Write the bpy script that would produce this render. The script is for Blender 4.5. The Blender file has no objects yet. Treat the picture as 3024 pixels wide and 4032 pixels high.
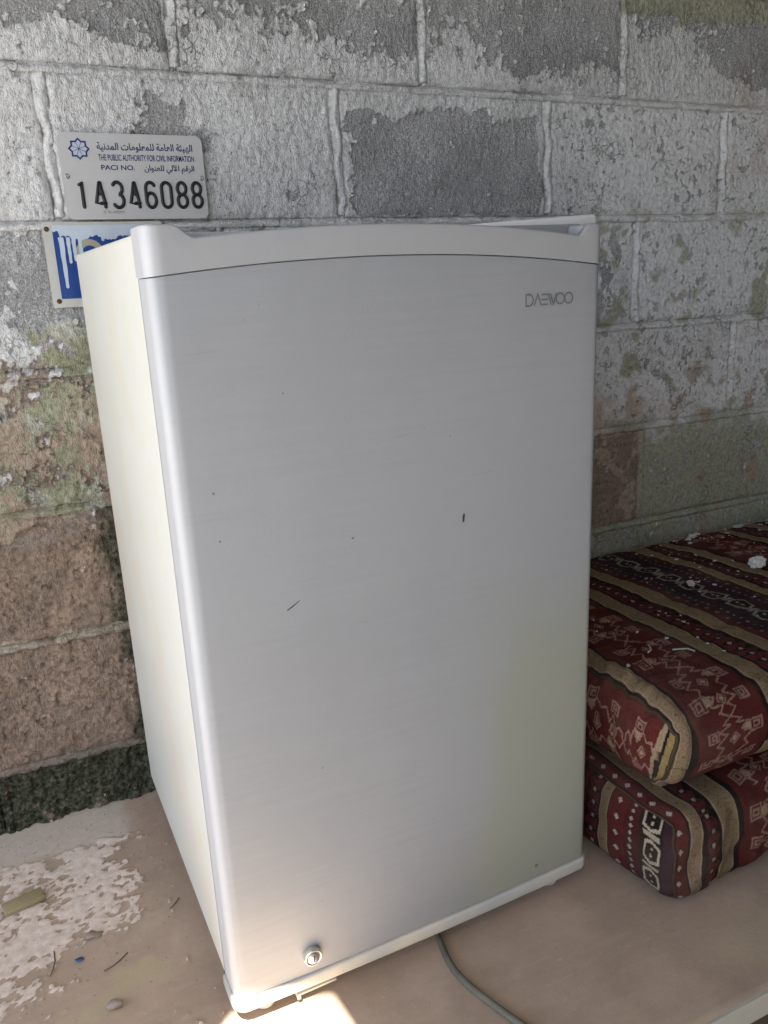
import bpy, math, random
import numpy as np
from mathutils import Matrix, Vector

random.seed(7)
SC = bpy.context.scene
COL = SC.collection

# ------------------------------------------------------------------ camera
cam = bpy.data.cameras.new('camera'); cam.sensor_fit = 'HORIZONTAL'; cam.sensor_width = 36.0
cam.lens = 36.0 * 3212.27 / 3024.0; cam.clip_start = 0.02; cam.clip_end = 200
cam_o = bpy.data.objects.new('camera', cam); COL.objects.link(cam_o)
_r = Vector((0.90354747, -0.42503724, -0.05427076)); _u = Vector((0.15338407, 0.20257086, 0.96718063)); _f = Vector((0.40009411, 0.88221788, -0.24822633))
M = Matrix((( _r.x, _u.x, -_f.x, 0.0), (_r.y, _u.y, -_f.y, -1.27028), (_r.z, _u.z, -_f.z, 0.77125), (0, 0, 0, 1)))
cam_o.matrix_world = M
SC.camera = cam_o

# ------------------------------------------------------------------ sky, sun, exposure
SUN_EL = math.radians(58); SUN_AZ = math.radians(205)      # azimuth the sun stands at, clockwise from +Y
world = bpy.data.worlds.new('World'); SC.world = world; world.use_nodes = True
nt = world.node_tree; bg = nt.nodes['Background']
sky = nt.nodes.new('ShaderNodeTexSky'); sky.sky_type = 'NISHITA'; sky.sun_disc = False
sky.sun_elevation = SUN_EL; sky.sun_rotation = SUN_AZ; sky.dust_density = 2.2; sky.air_density = 0.8
nt.links.new(sky.outputs[0], bg.inputs[0]); bg.inputs[1].default_value = 0.075
sun = bpy.data.lights.new('sun', 'SUN'); sun.energy = 5.0; sun.angle = math.radians(0.53); sun.color = (1, 0.985, 0.965)
sun_o = bpy.data.objects.new('sun', sun); COL.objects.link(sun_o)
SDIR = Vector((math.sin(SUN_AZ) * math.cos(SUN_EL), math.cos(SUN_AZ) * math.cos(SUN_EL), math.sin(SUN_EL)))   # towards the sun
sun_o.rotation_euler = SDIR.to_track_quat('Z', 'Y').to_euler(); sun_o.location = (0, 0, 6)
SC.view_settings.view_transform = 'Standard'; SC.view_settings.look = 'None'
SC.view_settings.exposure = 3.12; SC.view_settings.gamma = 1.0; SC.view_settings.use_curve_mapping = False
SC.cycles.max_bounces = 10; SC.cycles.diffuse_bounces = 6; SC.cycles.use_denoising = True
SC.cycles.sample_clamp_indirect = 8.0

# ------------------------------------------------------------------ helpers
def tag(o, label=None, cat=None, group=None, kind=None):
    if label: o['label'] = label
    if cat: o['category'] = cat
    if group: o['group'] = group
    if kind: o['kind'] = kind
    return o

def empty(name, loc=(0, 0, 0), rz=0.0):
    o = bpy.data.objects.new(name, None); COL.objects.link(o); o.location = loc; o.rotation_euler = (0, 0, rz)
    o.empty_display_size = 0.05
    return o

def obj(name, me, mat=None, parent=None, smooth=True):
    if mat is not None and not me.materials: me.materials.append(mat)
    if smooth: me.polygons.foreach_set('use_smooth', [True] * len(me.polygons))
    o = bpy.data.objects.new(name, me); COL.objects.link(o)
    if parent: o.parent = parent
    return o

def mesh(name, v, f):
    me = bpy.data.meshes.new(name); me.from_pydata([tuple(map(float, p)) for p in v], [], [tuple(map(int, q)) for q in f]); me.update()
    return me

def np_mesh(name, v, quads):
    v = np.asarray(v, np.float32); quads = np.asarray(quads, np.int32)
    me = bpy.data.meshes.new(name)
    me.vertices.add(len(v)); me.vertices.foreach_set('co', v.ravel())
    n = len(quads); me.loops.add(n * 4); me.loops.foreach_set('vertex_index', quads.ravel())
    me.polygons.add(n); me.polygons.foreach_set('loop_start', np.arange(0, n * 4, 4, dtype=np.int32))
    me.update(calc_edges=True); me.validate()
    return me

def grid_quads(nu, nv, off=0, flip=False):
    i = np.arange(nu - 1)[:, None] * nv + np.arange(nv - 1)[None, :]
    i = i.ravel() + off
    q = np.stack([i, i + nv, i + nv + 1, i + 1], 1)
    return q[:, ::-1] if flip else q

def fattr(me, name, arr):
    a = me.attributes.new(name, 'FLOAT', 'POINT'); a.data.foreach_set('value', np.asarray(arr, np.float32).ravel())

def cattr(me, name, arr):
    a = me.attributes.new(name, 'FLOAT_COLOR', 'POINT')
    c = np.ones((len(arr), 4), np.float32); c[:, :3] = arr; a.data.foreach_set('color', c.ravel())

_rng = np.random.RandomState(11)
_PERM = _rng.permutation(1024); _GA = _rng.rand(1024) * 2 * np.pi
def perlin(x, y, seed=0):
    x = np.asarray(x, np.float64) + 37.1 * seed + 500; y = np.asarray(y, np.float64) + 17.7 * seed + 500
    xi = np.floor(x).astype(int); yi = np.floor(y).astype(int); xf = x - xi; yf = y - yi
    def g(a, b, dx, dy):
        h = _GA[_PERM[(_PERM[a & 1023] + b) & 1023]]
        return np.cos(h) * dx + np.sin(h) * dy
    u = xf * xf * xf * (xf * (xf * 6 - 15) + 10); v = yf * yf * yf * (yf * (yf * 6 - 15) + 10)
    n0 = g(xi, yi, xf, yf) * (1 - u) + g(xi + 1, yi, xf - 1, yf) * u
    n1 = g(xi, yi + 1, xf, yf - 1) * (1 - u) + g(xi + 1, yi + 1, xf - 1, yf - 1) * u
    return (n0 * (1 - v) + n1 * v) * 1.5
def fbm(x, y, freq, octv=4, seed=0, gain=0.55):
    s = 0; a = 1.0; t = 0
    for k in range(octv):
        s = s + a * perlin(x * freq, y * freq, seed + k * 3); t += a; a *= gain; freq *= 2.03
    return s / t * 1.6
def sstep(a, b, x):
    t = np.clip((x - a) / (b - a), 0, 1); return t * t * (3 - 2 * t)
def boxm(x, z, x0, x1, z0, z1, s=0.01):
    return sstep(x0 - s, x0 + s, x) * (1 - sstep(x1 - s, x1 + s, x)) * sstep(z0 - s, z0 + s, z) * (1 - sstep(z1 - s, z1 + s, z))

def box_mesh(name, x0, x1, y0, y1, z0, z1, bev=0.0, seg=2):
    import bmesh
    bm = bmesh.new(); bmesh.ops.create_cube(bm, size=1)
    for v in bm.verts: v.co = ((x0 + x1) / 2 + v.co.x * (x1 - x0), (y0 + y1) / 2 + v.co.y * (y1 - y0), (z0 + z1) / 2 + v.co.z * (z1 - z0))
    if bev: bmesh.ops.bevel(bm, geom=bm.edges[:], offset=bev, segments=seg, affect='EDGES', profile=0.5)
    me = bpy.data.meshes.new(name); bm.to_mesh(me); bm.free(); return me

def lathe(name, prof, n=28, axis='Y', center=(0, 0, 0)):
    v = []; f = []
    for (r, h) in prof:
        for k in range(n):
            a = 2 * math.pi * k / n; c, s = r * math.cos(a), r * math.sin(a)
            p = (c, h, s) if axis == 'Y' else (c, s, h)
            v.append((p[0] + center[0], p[1] + center[1], p[2] + center[2]))
    m = len(prof)
    for i in range(m - 1):
        for k in range(n):
            q = (i * n + k, i * n + (k + 1) % n, (i + 1) * n + (k + 1) % n, (i + 1) * n + k)
            f.append(q if axis != 'Y' else q[::-1])
    f.append(tuple(range(n)) if axis == 'Y' else tuple(range(n))[::-1]); f.append(tuple(range((m - 1) * n, m * n))[::-1] if axis == 'Y' else tuple(range((m - 1) * n, m * n)))
    return mesh(name, v, f)

def tube(name, pts, r, n=10):
    pts = [Vector(p) for p in pts]; v = []; f = []
    for i, p in enumerate(pts):
        t = (pts[min(i + 1, len(pts) - 1)] - pts[max(i - 1, 0)]).normalized()
        s = t.cross(Vector((0, 0, 1)))
        s = s.normalized() if s.length > 1e-4 else Vector((1, 0, 0))
        b = s.cross(t)
        for k in range(n):
            a = 2 * math.pi * k / n; v.append(p + r * (math.cos(a) * s + math.sin(a) * b))
    for i in range(len(pts) - 1):
        for k in range(n): f.append((i * n + k, (i + 1) * n + k, (i + 1) * n + (k + 1) % n, i * n + (k + 1) % n))
    f.append(tuple(range(n))); f.append(tuple(range((len(pts) - 1) * n, len(pts) * n))[::-1])
    return mesh(name, v, f)

def spline(ctrl, n=12):
    out = []; c = [Vector(p) for p in ctrl]; c = [c[0] * 2 - c[1]] + c + [c[-1] * 2 - c[-2]]
    for i in range(1, len(c) - 2):
        for k in range(n):
            t = k / n
            out.append(0.5 * ((2 * c[i]) + (c[i + 1] - c[i - 1]) * t + (2 * c[i - 1] - 5 * c[i] + 4 * c[i + 1] - c[i + 2]) * t * t + (3 * c[i] - c[i - 1] - 3 * c[i + 1] + c[i + 2]) * t ** 3))
    out.append(c[-2]); return out

def plate_from_outline(name, pts, y_front, y_back, bev=0.0):
    """closed (x, z) outline, front face looking to -y"""
    n = len(pts); v = [(x, y_front, z) for x, z in pts] + [(x, y_back, z) for x, z in pts]
    f = [tuple(range(n)), tuple(range(n, 2 * n))[::-1]] + [(i, i + n, (i + 1) % n + n, (i + 1) % n) for i in range(n)]
    me = mesh(name, v, f)
    import bmesh
    bm = bmesh.new(); bm.from_mesh(me); bmesh.ops.recalc_face_normals(bm, faces=bm.faces[:]); bm.to_mesh(me); bm.free()
    return me

def rrect(x0, x1, z0, z1, r, n=7):
    p = []
    for cx, cz, a0 in ((x1 - r, z1 - r, 0), (x0 + r, z1 - r, 90), (x0 + r, z0 + r, 180), (x1 - r, z0 + r, 270)):
        for k in range(n + 1):
            a = math.radians(a0 + 90 * k / n); p.append((cx + r * math.cos(a), cz + r * math.sin(a)))
    return p

# ------------------------------------------------------------------ materials
class NT:
    def __init__(s, name, rough=0.8, spec=0.3):
        s.m = bpy.data.materials.new(name); s.m.use_nodes = True; s.t = s.m.node_tree
        s.b = s.t.nodes['Principled BSDF']; s.b.inputs['Roughness'].default_value = rough; s.b.inputs['Specular IOR Level'].default_value = spec
        s.tc = s.t.nodes.new('ShaderNodeTexCoord')
    def n(s, typ, **kw):
        nd = s.t.nodes.new(typ)
        for k, v in kw.items(): setattr(nd, k, v)
        return nd
    def l(s, a, b): s.t.links.new(a, b)
    def noise(s, scale, detail=4, rough=0.55, stretch=None, dist=0.0):
        nd = s.n('ShaderNodeTexNoise'); nd.inputs['Scale'].default_value = scale; nd.inputs['Detail'].default_value = detail
        nd.inputs['Roughness'].default_value = rough; nd.inputs['Distortion'].default_value = dist
        src = s.tc.outputs['Object']
        if stretch:
            mp = s.n('ShaderNodeMapping'); mp.inputs['Scale'].default_value = stretch; s.l(src, mp.inputs[0]); src = mp.outputs[0]
        s.l(src, nd.inputs['Vector']); return nd.outputs['Fac']
    def ramp(s, fac, stops):
        nd = s.n('ShaderNodeValToRGB'); e = nd.color_ramp.elements
        while len(e) < len(stops): e.new(0.5)
        for k, (p, c) in enumerate(stops):
            e[k].position = p; e[k].color = (c[0], c[1], c[2], 1) if not isinstance(c, (int, float)) else (c, c, c, 1)
        s.l(fac, nd.inputs[0]); return nd.outputs[0]
    def mix(s, fac, a, b, typ='MIX'):
        nd = s.n('ShaderNodeMix', data_type='RGBA', blend_type=typ)
        for sock, val in ((nd.inputs[0], fac), (nd.inputs[6], a), (nd.inputs[7], b)):
            if hasattr(val, 'is_linked'): s.l(val, sock)
            elif isinstance(val, (int, float)): sock.default_value = val
            else: sock.default_value = (val[0], val[1], val[2], 1)
        return nd.outputs[2]
    def math(s, op, a, b=0.0, c=0.0):
        nd = s.n('ShaderNodeMath', operation=op)
        for k, val in enumerate((a, b, c)):
            if hasattr(val, 'is_linked'): s.l(val, nd.inputs[k])
            else: nd.inputs[k].default_value = val
        return nd.outputs[0]
    def sm(s, x, a, b):
        nd = s.n('ShaderNodeMapRange', interpolation_type='SMOOTHSTEP'); s.l(x, nd.inputs[0]); nd.inputs[1].default_value = a; nd.inputs[2].default_value = b
        return nd.outputs[0]
    def attr(s, name): nd = s.n('ShaderNodeAttribute', attribute_name=name); return nd
    def bump(s, h, dist, strength=1.0, prev=None):
        nd = s.n('ShaderNodeBump'); nd.inputs['Strength'].default_value = strength; nd.inputs['Distance'].default_value = dist
        s.l(h, nd.inputs['Height'])
        if prev is not None: s.l(prev, nd.inputs['Normal'])
        return nd.outputs[0]
    def color(s, c):
        if hasattr(c, 'is_linked'): s.l(c, s.b.inputs['Base Color'])
        else: s.b.inputs['Base Color'].default_value = (*c, 1)
        return s
    def normal(s, n): s.l(n, s.b.inputs['Normal']); return s

def simple(name, c, rough=0.6, spec=0.3, var=0.12, scale=40, metal=0.0):
    m = NT(name, rough, spec); nz = m.noise(scale, 4)
    m.color(m.mix(m.math('MULTIPLY', nz, var * 2), c, tuple(x * 0.55 for x in c))); m.b.inputs['Metallic'].default_value = metal
    return m.m

# ---- peeling block wall: attributes paint / brown / olive / dark come from the mesh
def wall_material():
    m = NT('peeling_blockwork', 0.9, 0.15)
    fine = m.noise(430, 4, 0.7); mid = m.noise(150, 5, 0.65); big = m.noise(9, 4)
    speck = m.noise(300, 4, 0.75)
    bare = m.ramp(fine, [(0.30, (0.08, 0.08, 0.08)), (0.40, (0.34, 0.34, 0.337)), (0.54, (0.48, 0.48, 0.475)), (0.66, (0.78, 0.78, 0.77))])
    bare = m.mix(m.math('MULTIPLY', m.sm(big, 0.38, 0.66), 0.42), bare, (0.17, 0.17, 0.168))
    brn = m.ramp(mid, [(0.3, (0.15, 0.105, 0.078)), (0.5, (0.31, 0.225, 0.165)), (0.72, (0.43, 0.325, 0.245))])
    brn = m.mix(m.math('MULTIPLY', m.sm(m.noise(22, 5, 0.65), 0.42, 0.66), 0.5), brn, (0.20, 0.165, 0.125))
    brn = m.mix(m.sm(fine, 0.62, 0.74), brn, (0.50, 0.42, 0.34)); brn = m.mix(m.sm(fine, 0.38, 0.28), brn, (0.07, 0.05, 0.04))
    bare = m.mix(m.attr('brown').outputs['Fac'], bare, brn)
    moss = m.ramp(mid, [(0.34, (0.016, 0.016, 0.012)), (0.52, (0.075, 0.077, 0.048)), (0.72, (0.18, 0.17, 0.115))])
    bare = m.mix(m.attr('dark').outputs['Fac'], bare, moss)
    pt = m.ramp(mid, [(0.30, (0.42, 0.42, 0.41)), (0.44, (0.66, 0.66, 0.65)), (0.68, (0.82, 0.82, 0.81))])
    ol = m.ramp(mid, [(0.3, (0.22, 0.22, 0.14)), (0.6, (0.40, 0.40, 0.275))])
    pt = m.mix(m.attr('olive').outputs['Fac'], pt, ol)
    pb = m.ramp(mid, [(0.3, (0.33, 0.235, 0.175)), (0.65, (0.52, 0.40, 0.31))])
    pt = m.mix(m.math('MULTIPLY', m.attr('brown').outputs['Fac'], 0.8), pt, pb)
    pt = m.mix(m.math('MULTIPLY', m.sm(big, 0.5, 0.75), 0.25), pt, (0.33, 0.32, 0.29))
    pm = m.math('ADD', m.attr('paint').outputs['Fac'], m.math('MULTIPLY', m.math('SUBTRACT', speck, 0.5), m.math('SUBTRACT', 0.72, m.math('MULTIPLY', m.attr('smooth').outputs['Fac'], 0.45))))
    mask = m.sm(pm, -0.012, 0.012)
    crk = m.n('ShaderNodeTexVoronoi', feature='DISTANCE_TO_EDGE'); crk.inputs['Scale'].default_value = 62
    wv = m.n('ShaderNodeVectorMath', operation='ADD'); nz3 = m.n('ShaderNodeTexNoise'); nz3.inputs['Scale'].default_value = 55; nz3.inputs['Detail'].default_value = 4
    sc_ = m.n('ShaderNodeVectorMath', operation='SCALE'); sc_.inputs['Scale'].default_value = 0.022; m.l(m.tc.outputs['Object'], nz3.inputs['Vector']); m.l(nz3.outputs['Color'], sc_.inputs[0]); m.l(m.tc.outputs['Object'], wv.inputs[0]); m.l(sc_.outputs[0], wv.inputs[1]); m.l(wv.outputs[0], crk.inputs['Vector'])
    cm = m.math('MULTIPLY', m.sm(crk.outputs['Distance'], 0.055, 0.015), m.sm(m.noise(13, 4), 0.56, 0.68))
    pt = m.mix(m.math('MULTIPLY', cm, 0.55), pt, (0.16, 0.155, 0.145))  # cracks tinted dark, their shadow painted into the colour
    spk = m.noise(230, 3, 0.7); dk = m.math('MULTIPLY', m.sm(m.math('ADD', spk, m.math('MULTIPLY', big, 0.22)), 0.745, 0.79), 0.65)
    pt = m.mix(dk, pt, (0.13, 0.128, 0.12))
    m.color(m.mix(mask, bare, pt))
    h = m.math('ADD', m.math('MULTIPLY', mask, 0.5), m.math('MULTIPLY', fine, 0.45))
    wr = m.noise(160, 5, 0.6, stretch=(1.6, 1, 0.75), dist=1.2)
    h = m.math('ADD', h, m.math('MULTIPLY', m.math('MULTIPLY', wr, m.math('SUBTRACT', 1.25, m.math('MULTIPLY', m.attr('smooth').outputs['Fac'], 1.0))), 1.0)); h = m.math('SUBTRACT', h, m.math('MULTIPLY', m.math('MULTIPLY', cm, mask), 0.5))
    m.normal(m.bump(h, 0.0062, 1.0))
    m.l(m.math('SUBTRACT', 0.95, m.math('MULTIPLY', mask, 0.25)), m.b.inputs['Roughness'])
    return m.m
WALLM = wall_material()

# ------------------------------------------------------------------ block wall
ZJ = [0.1015 + 0.2 * k for k in range(-3, 11)]
def wall_masks(x, z):
    """paint (>0 painted), brown, olive, dark for points of the wall face"""
    n1 = fbm(x, z, 14, 5, 1); n2 = fbm(x, z, 45, 4, 2); n3 = fbm(x, z, 5, 3, 3); vert = fbm(x * 1.5, z * 0.7, 60, 3, 4)
    xo, zo = x, z
    x = x + 0.014 * fbm(xo, zo, 22, 3, 14) + 0.005 * fbm(xo, zo, 90, 2, 15); z = z + 0.014 * fbm(xo, zo, 22, 3, 16) + 0.006 * fbm(xo, zo, 90, 2, 17)
    b = np.full_like(x, 0.56)
    # top course: render gone but for a fringe along its foot
    top = sstep(1.125, 1.165, z + 0.03 * n3)
    b -= (0.95 + 0.25 * n3) * top
    b += 0.50 * boxm(x, z, 0.30, 0.52, 1.10, 1.19, 0.02) + 0.45 * boxm(x, z, 0.70, 0.80, 1.10, 1.20, 0.02) + 0.75 * boxm(x, z, 1.10, 1.32, 1.10, 1.23, 0.03) + 0.9 * boxm(xo, z, 0.282, 0.304, 1.10, 1.34, 0.004) + 0.9 * boxm(xo, z, 0.680, 0.70, 1.10, 1.34, 0.004) + 1.0 * boxm(xo, z, 1.088, 1.125, 1.10, 1.34, 0.006)
    b += 1.2 * boxm(x, z, 1.07, 1.9, 1.252, 1.42, 0.012)
    # one bare block in the second course
    b -= 1.12 * boxm(x, z, 0.552, 0.915, 0.90, 1.062 + 0.016 * n3, 0.010)
    b -= 0.9 * boxm(x, z, 0.24, 0.30, 1.015, 1.07, 0.012) + 0.7 * boxm(x, z, 0.215, 0.34, 1.0, 1.03, 0.01)
    b -= 0.35 * boxm(x, z, 0.32, 0.40, 0.91, 0.99, 0.03)
    # left of the fridge
    left = 1 - sstep(0.42, 0.47, x)
    b -= left * 0.95 * boxm(x, z, -9, 9, 0.77, 0.90, 0.012)
    b -= left * 0.30 * boxm(x, z, -9, 9, 0.70, 0.78, 0.02)
    jz = np.abs((zo - 0.1015) / 0.2 - np.round((zo - 0.1015) / 0.2)) * 0.2; joint = np.exp(-(jz / 0.006) ** 2)
    b -= left * 0.42 * boxm(x, z, -9, 9, 0.50, 0.70, 0.02)
    b -= left * 1.6 * (1 - sstep(0.47, 0.50, z + 0.02 * n1))
    b += left * 1.5 * boxm(x, z, -0.2, -0.018, 0.455, 0.505, 0.012) + left * 1.2 * boxm(x, z, -9, 9, 0.296, 0.309, 0.003) * sstep(-0.1, 0.25, n1 + 0.25)
    flk = np.hypot((x - 0.020) / 0.024, (z - 0.752) / 0.034) * (1 + 0.7 * n1 + 0.9 * n2 + 0.6 * vert); b += 2.0 * np.clip(1.05 - flk, 0, 1) - 1.2 * np.exp(-((flk - 1.5) / 0.35) ** 2)
    # small bites in the otherwise sound paint
    right = sstep(0.9, 1.0, x) * (1 - sstep(1.10, 1.12, z))
    chips = fbm(x * 1.1, z * 0.85, 75, 2, 9) ; clus = fbm(x, z, 9, 3, 12)
    b -= right * 4.2 * np.clip(chips - 0.39 + 0.30 * np.clip(clus, -0.6, 0.9), 0, 1)
    b -= 1.1 * boxm(x, z, 1.03, 1.088, 0.71, 0.88, 0.02) * sstep(-0.2, 0.1, fbm(x * 2.2, z * 0.8, 25, 3, 21))
    for (cx, cz, cr) in ((0.445, 0.941, 0.008), (1.204, 0.603, 0.010), (1.167, 0.624, 0.006)):
        b -= 4 * np.clip(1 - np.hypot(x - cx, z - cz) / cr, 0, 1)
    x, z = xo, zo
    jb = np.abs((z - 0.1015) / 0.2 - np.round((z - 0.1015) / 0.2)) * 0.2
    b = b + 0.9 * np.exp(-((jb - 0.002) / 0.006) ** 2) * sstep(0.80, 0.88, z)
    row = sstep(1.08, 1.13, z)
    hi = sstep(0.88, 0.93, z); p = b + (0.50 * n1 + (0.30 + 0.18 * hi) * n2 + 0.16 * vert + 0.26 * hi * fbm(x, z * 0.8, 130, 2, 18)) * (0.62 + 0.50 * row)
    b_j = left * joint * (1 - sstep(0.78, 0.85, z)) * sstep(-0.35, 0.15, n1 + 0.15); p = p + 1.5 * b_j * sstep(0.2, 0.3, z)
    low = 1 - sstep(0.62, 0.76, z + 0.10 * n3 + 0.03 * n1)
    br = left * sstep(-0.10, 0.14, fbm(x, z, 11, 5, 31, 0.65) + 0.9 * (0.60 - z)) * low
    br = np.maximum(br, left * (1 - sstep(0.44, 0.50, z)))
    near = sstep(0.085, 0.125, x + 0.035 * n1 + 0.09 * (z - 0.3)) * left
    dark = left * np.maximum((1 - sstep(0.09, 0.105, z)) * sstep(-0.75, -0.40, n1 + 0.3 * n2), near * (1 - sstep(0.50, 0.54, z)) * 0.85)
    r_br = sstep(1.0, 1.02, x) * np.maximum(boxm(x, z, 0.9, 1.155, 0.305, 0.50, 0.006) * 0.95, boxm(x, z, 0.9, 1.17, 0.50, 0.575, 0.03) * sstep(-0.3, 0.2, n1 + 0.1))
    r_br = np.maximum(r_br, 0.9 * sstep(0.35, 0.55, fbm(x, z, 13, 3, 41)) * sstep(1.15, 1.3, x) * (1 - sstep(0.60, 0.70, z)))
    r_br = np.maximum(r_br, 0.55 * boxm(x, z, 1.36, 2.0, 0.98, 1.2, 0.05) * sstep(-0.1, 0.4, n1))
    p -= 1.6 * boxm(x, z, 0.9, 1.15, 0.31, 0.485, 0.012) * sstep(-0.3, 0.0, fbm(x, z, 16, 3, 44))
    br = np.maximum(br * (1 - 0.55 * b_j), r_br)
    ol = left * sstep(-0.10, 0.10, fbm(x, z, 9, 5, 51, 0.6) + 0.32) * (1 - sstep(0.80, 0.87, z + 0.03 * n1))
    olr = sstep(0.95, 1.0, x) * np.maximum(0.9 * (1 - sstep(0.46, 0.545, z + 0.05 * n1)), 0.85 * sstep(0.2, 0.45, fbm(x, z, 11, 3, 52)) * (1 - sstep(0.85, 0.95, z)))
    olr = np.maximum(olr, 0.9 * boxm(x, z, 1.03, 1.10, 0.72, 0.89, 0.02) * sstep(-0.1, 0.2, n1))
    olr = np.maximum(olr, 0.85 * sstep(1.05, 1.10, x) * sstep(1.235, 1.250, z + 0.02 * n1))
    ol = np.maximum(ol, olr)
    fl = flk < 1.45
    lz = left * (1 - sstep(0.76, 0.80, z + 0.02 * n1)); ol = np.where(fl, 0.0, np.maximum(ol, 0.72 * lz)); br = np.maximum(br, 0.85 * (p < 0.03) * left * (1 - sstep(0.70, 0.76, z + 0.04 * n1)))
    return p, np.clip(br, 0, 1), np.clip(ol, 0, 1), np.clip(dark, 0, 1)

def smooth_paint(x, z):
    return np.clip(sstep(0.90, 1.02, x + 0.05 * fbm(x, z, 6, 2, 90)) * (1 - sstep(1.09, 1.13, z)) * 0.85 + 0.5 * sstep(0.0, 0.35, fbm(x, z, 6, 3, 91)), 0, 1)
def wall_relief(x, z, p, dark, fine=True):
    pm = sstep(-0.05, 0.05, p); lip = np.exp(-((p - 0.07) / 0.06) ** 2)
    h = 0.0006 * fbm(x, z, 25, 3, 5) + 0.0017 * pm + 0.0018 * lip
    if fine:
        h += (0.0019 * fbm(x, z, 130, 3, 6)) * (1.0 - 0.3 * pm) + pm * 0.0019 * (1 - 0.75 * smooth_paint(x, z)) * fbm(x * 1.4, z * 0.8, 80, 3, 7)
        left = 1 - sstep(0.42, 0.47, x); lowrough = left * (1 - sstep(0.09, 0.11, z))
        h += (0.35 + 0.65 * dark) * lowrough * (0.009 * fbm(x, z, 26, 4, 8) + 0.003 * fbm(x, z, 110, 2, 8) - 0.004) + left * (1 - sstep(0.45, 0.72, z)) * (0.0024 * fbm(x, z, 55, 4, 13) - 0.004 * sstep(0.42, 0.62, fbm(x, z, 70, 2, 19)))
        for (cx, cz, cr) in ((0.445, 0.941, 0.008), (1.204, 0.603, 0.010), (1.167, 0.624, 0.006)):
            h -= 0.006 * np.clip(1 - np.hypot(x - cx, z - cz) / cr, 0, 1)
    return h

wall = empty('block_wall', (0.7, 0.03, 0))
tag(wall, 'old concrete block wall with peeling whitish paint behind the fridge', 'wall')
def wall_piece(name, x0, x1, z0, z1, res, y_fun, back=0.03):
    nx = max(2, int((x1 - x0) / res) + 1); nz = max(2, int((z1 - z0) / res) + 1)
    X, Z = np.meshgrid(np.linspace(x0, x1, nx), np.linspace(z0, z1, nz), indexing='ij')
    p, br, ol, dk = wall_masks(X, Z)
    Y = y_fun(X, Z, p, dk)
    v = np.stack([X, Y, Z], -1).reshape(-1, 3); q = [grid_quads(nx, nz)]
    idx = np.arange(nx * nz).reshape(nx, nz)
    ring = np.concatenate([idx[:, 0], idx[-1, 1:], idx[-2::-1, -1], idx[0, -2:0:-1]])
    rv = v[ring].copy(); rv[:, 1] = back
    off = len(v); n = len(ring); k = np.arange(n); k2 = (k + 1) % n
    q.append(np.stack([ring[k], off + k, off + k2, ring[k2]], 1))
    v = np.concatenate([v, rv])
    me = np_mesh(name, v - np.array([0.7, 0.03, 0]), np.concatenate(q)); sp_ = smooth_paint(X, Z); fattr(me, 'smooth', np.concatenate([sp_.ravel(), sp_.ravel()[ring]]))
    for nm, a in (('paint', p), ('brown', br), ('olive', ol), ('dark', dk)): fattr(me, nm, np.concatenate([a.ravel(), a.ravel()[ring]]))
    o = obj(name, me, WALLM, wall)
    return o
def block_y(x0, x1, z0, z1, seed, fine):
    rr = random.Random(seed); t0 = rr.uniform(-0.0015, 0.0015); tx = rr.uniform(-0.004, 0.004); tz = rr.uniform(-0.006, 0.006)
    def f(X, Z, p, dk):
        e = 0.012
        jx = 0.0035 * fbm(X, Z, 28, 3, 60 + seed % 7)
        d = np.minimum(np.minimum(X - x0, x1 - X), np.minimum(Z - z0, z1 - Z)) + jx
        h = wall_relief(X, Z, p, dk, fine) + t0 + tx * (X - (x0 + x1) / 2) + tz * (Z - (z0 + z1) / 2)
        h -= 0.0075 * (1 - np.clip(d / e, 0, 1)) ** 2 * (0.7 + 0.5 * fbm(X, Z, 12, 2, 70))
        return -h
    return f
ODD = [0.107, 0.530, 0.930, 1.350]; EVEN = [0.290, 0.686, 1.095, 1.495]
ROWJ = {}
for r in range(len(ZJ) - 1):
    z0 = ZJ[r]
    k = round((z0 - 0.9015) / 0.2)
    base = ODD[:] if k % 2 == 0 else EVEN[:]
    if k == -1: base = [0.33, 0.73, 1.135, 1.54]
    if k == -2: base = [-0.20, 0.20, 0.60, 1.00, 1.400]
    if k == -3: base = [0.33, 0.75, 1.158, 1.56]
    if k == -4: base = [-0.19, 0.21, 0.61, 1.01, 1.41]
    if k == -5: base = [-0.095, 0.30, 0.70, 1.10, 1.50]
    js = base[:]
    while js[0] > -1.6: js.insert(0, js[0] - 0.4)
    while js[-1] < 2.6: js.append(js[-1] + 0.4)
    ROWJ[r] = js
    z1 = ZJ[r + 1]
    for i in range(len(js) - 1):
        x0, x1 = js[i] + 0.005, js[i + 1] - 0.005; a, b = z0 + 0.005, z1 - 0.005
        vis = (x1 > -0.16 and x0 < 1.6 and b > -0.01 and a < 1.32)
        hid = x0 > 0.2 and x1 < 0.98 and b < 0.9
        fine = vis and not hid
        wall_piece('block', x0, x1, a, b, 0.0026 if fine else 0.03, block_y(x0, x1, a, b, r * 31 + i, fine))
def bed_y(z0, z1):
    def f(X, Z, p, dk):
        t = (Z - z0) / (z1 - z0) + 0.26 * fbm(X, Z * 0, 12, 4, 80) + 0.12 * fbm(X, Z, 60, 3, 86)
        prof = -0.0085 * sstep(0.50, 0.72, t) * (0.55 + 0.7 * np.clip(fbm(X, Z * 0, 6, 2, 81) + 0.5, 0, 1)) + 0.0040 * np.exp(-((t - 0.28) / 0.20) ** 2) - 0.0015
        return -(prof + wall_relief(X, Z, p, dk, True) + 0.0012 * fbm(X, Z, 40, 3, 82))
    return f
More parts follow.
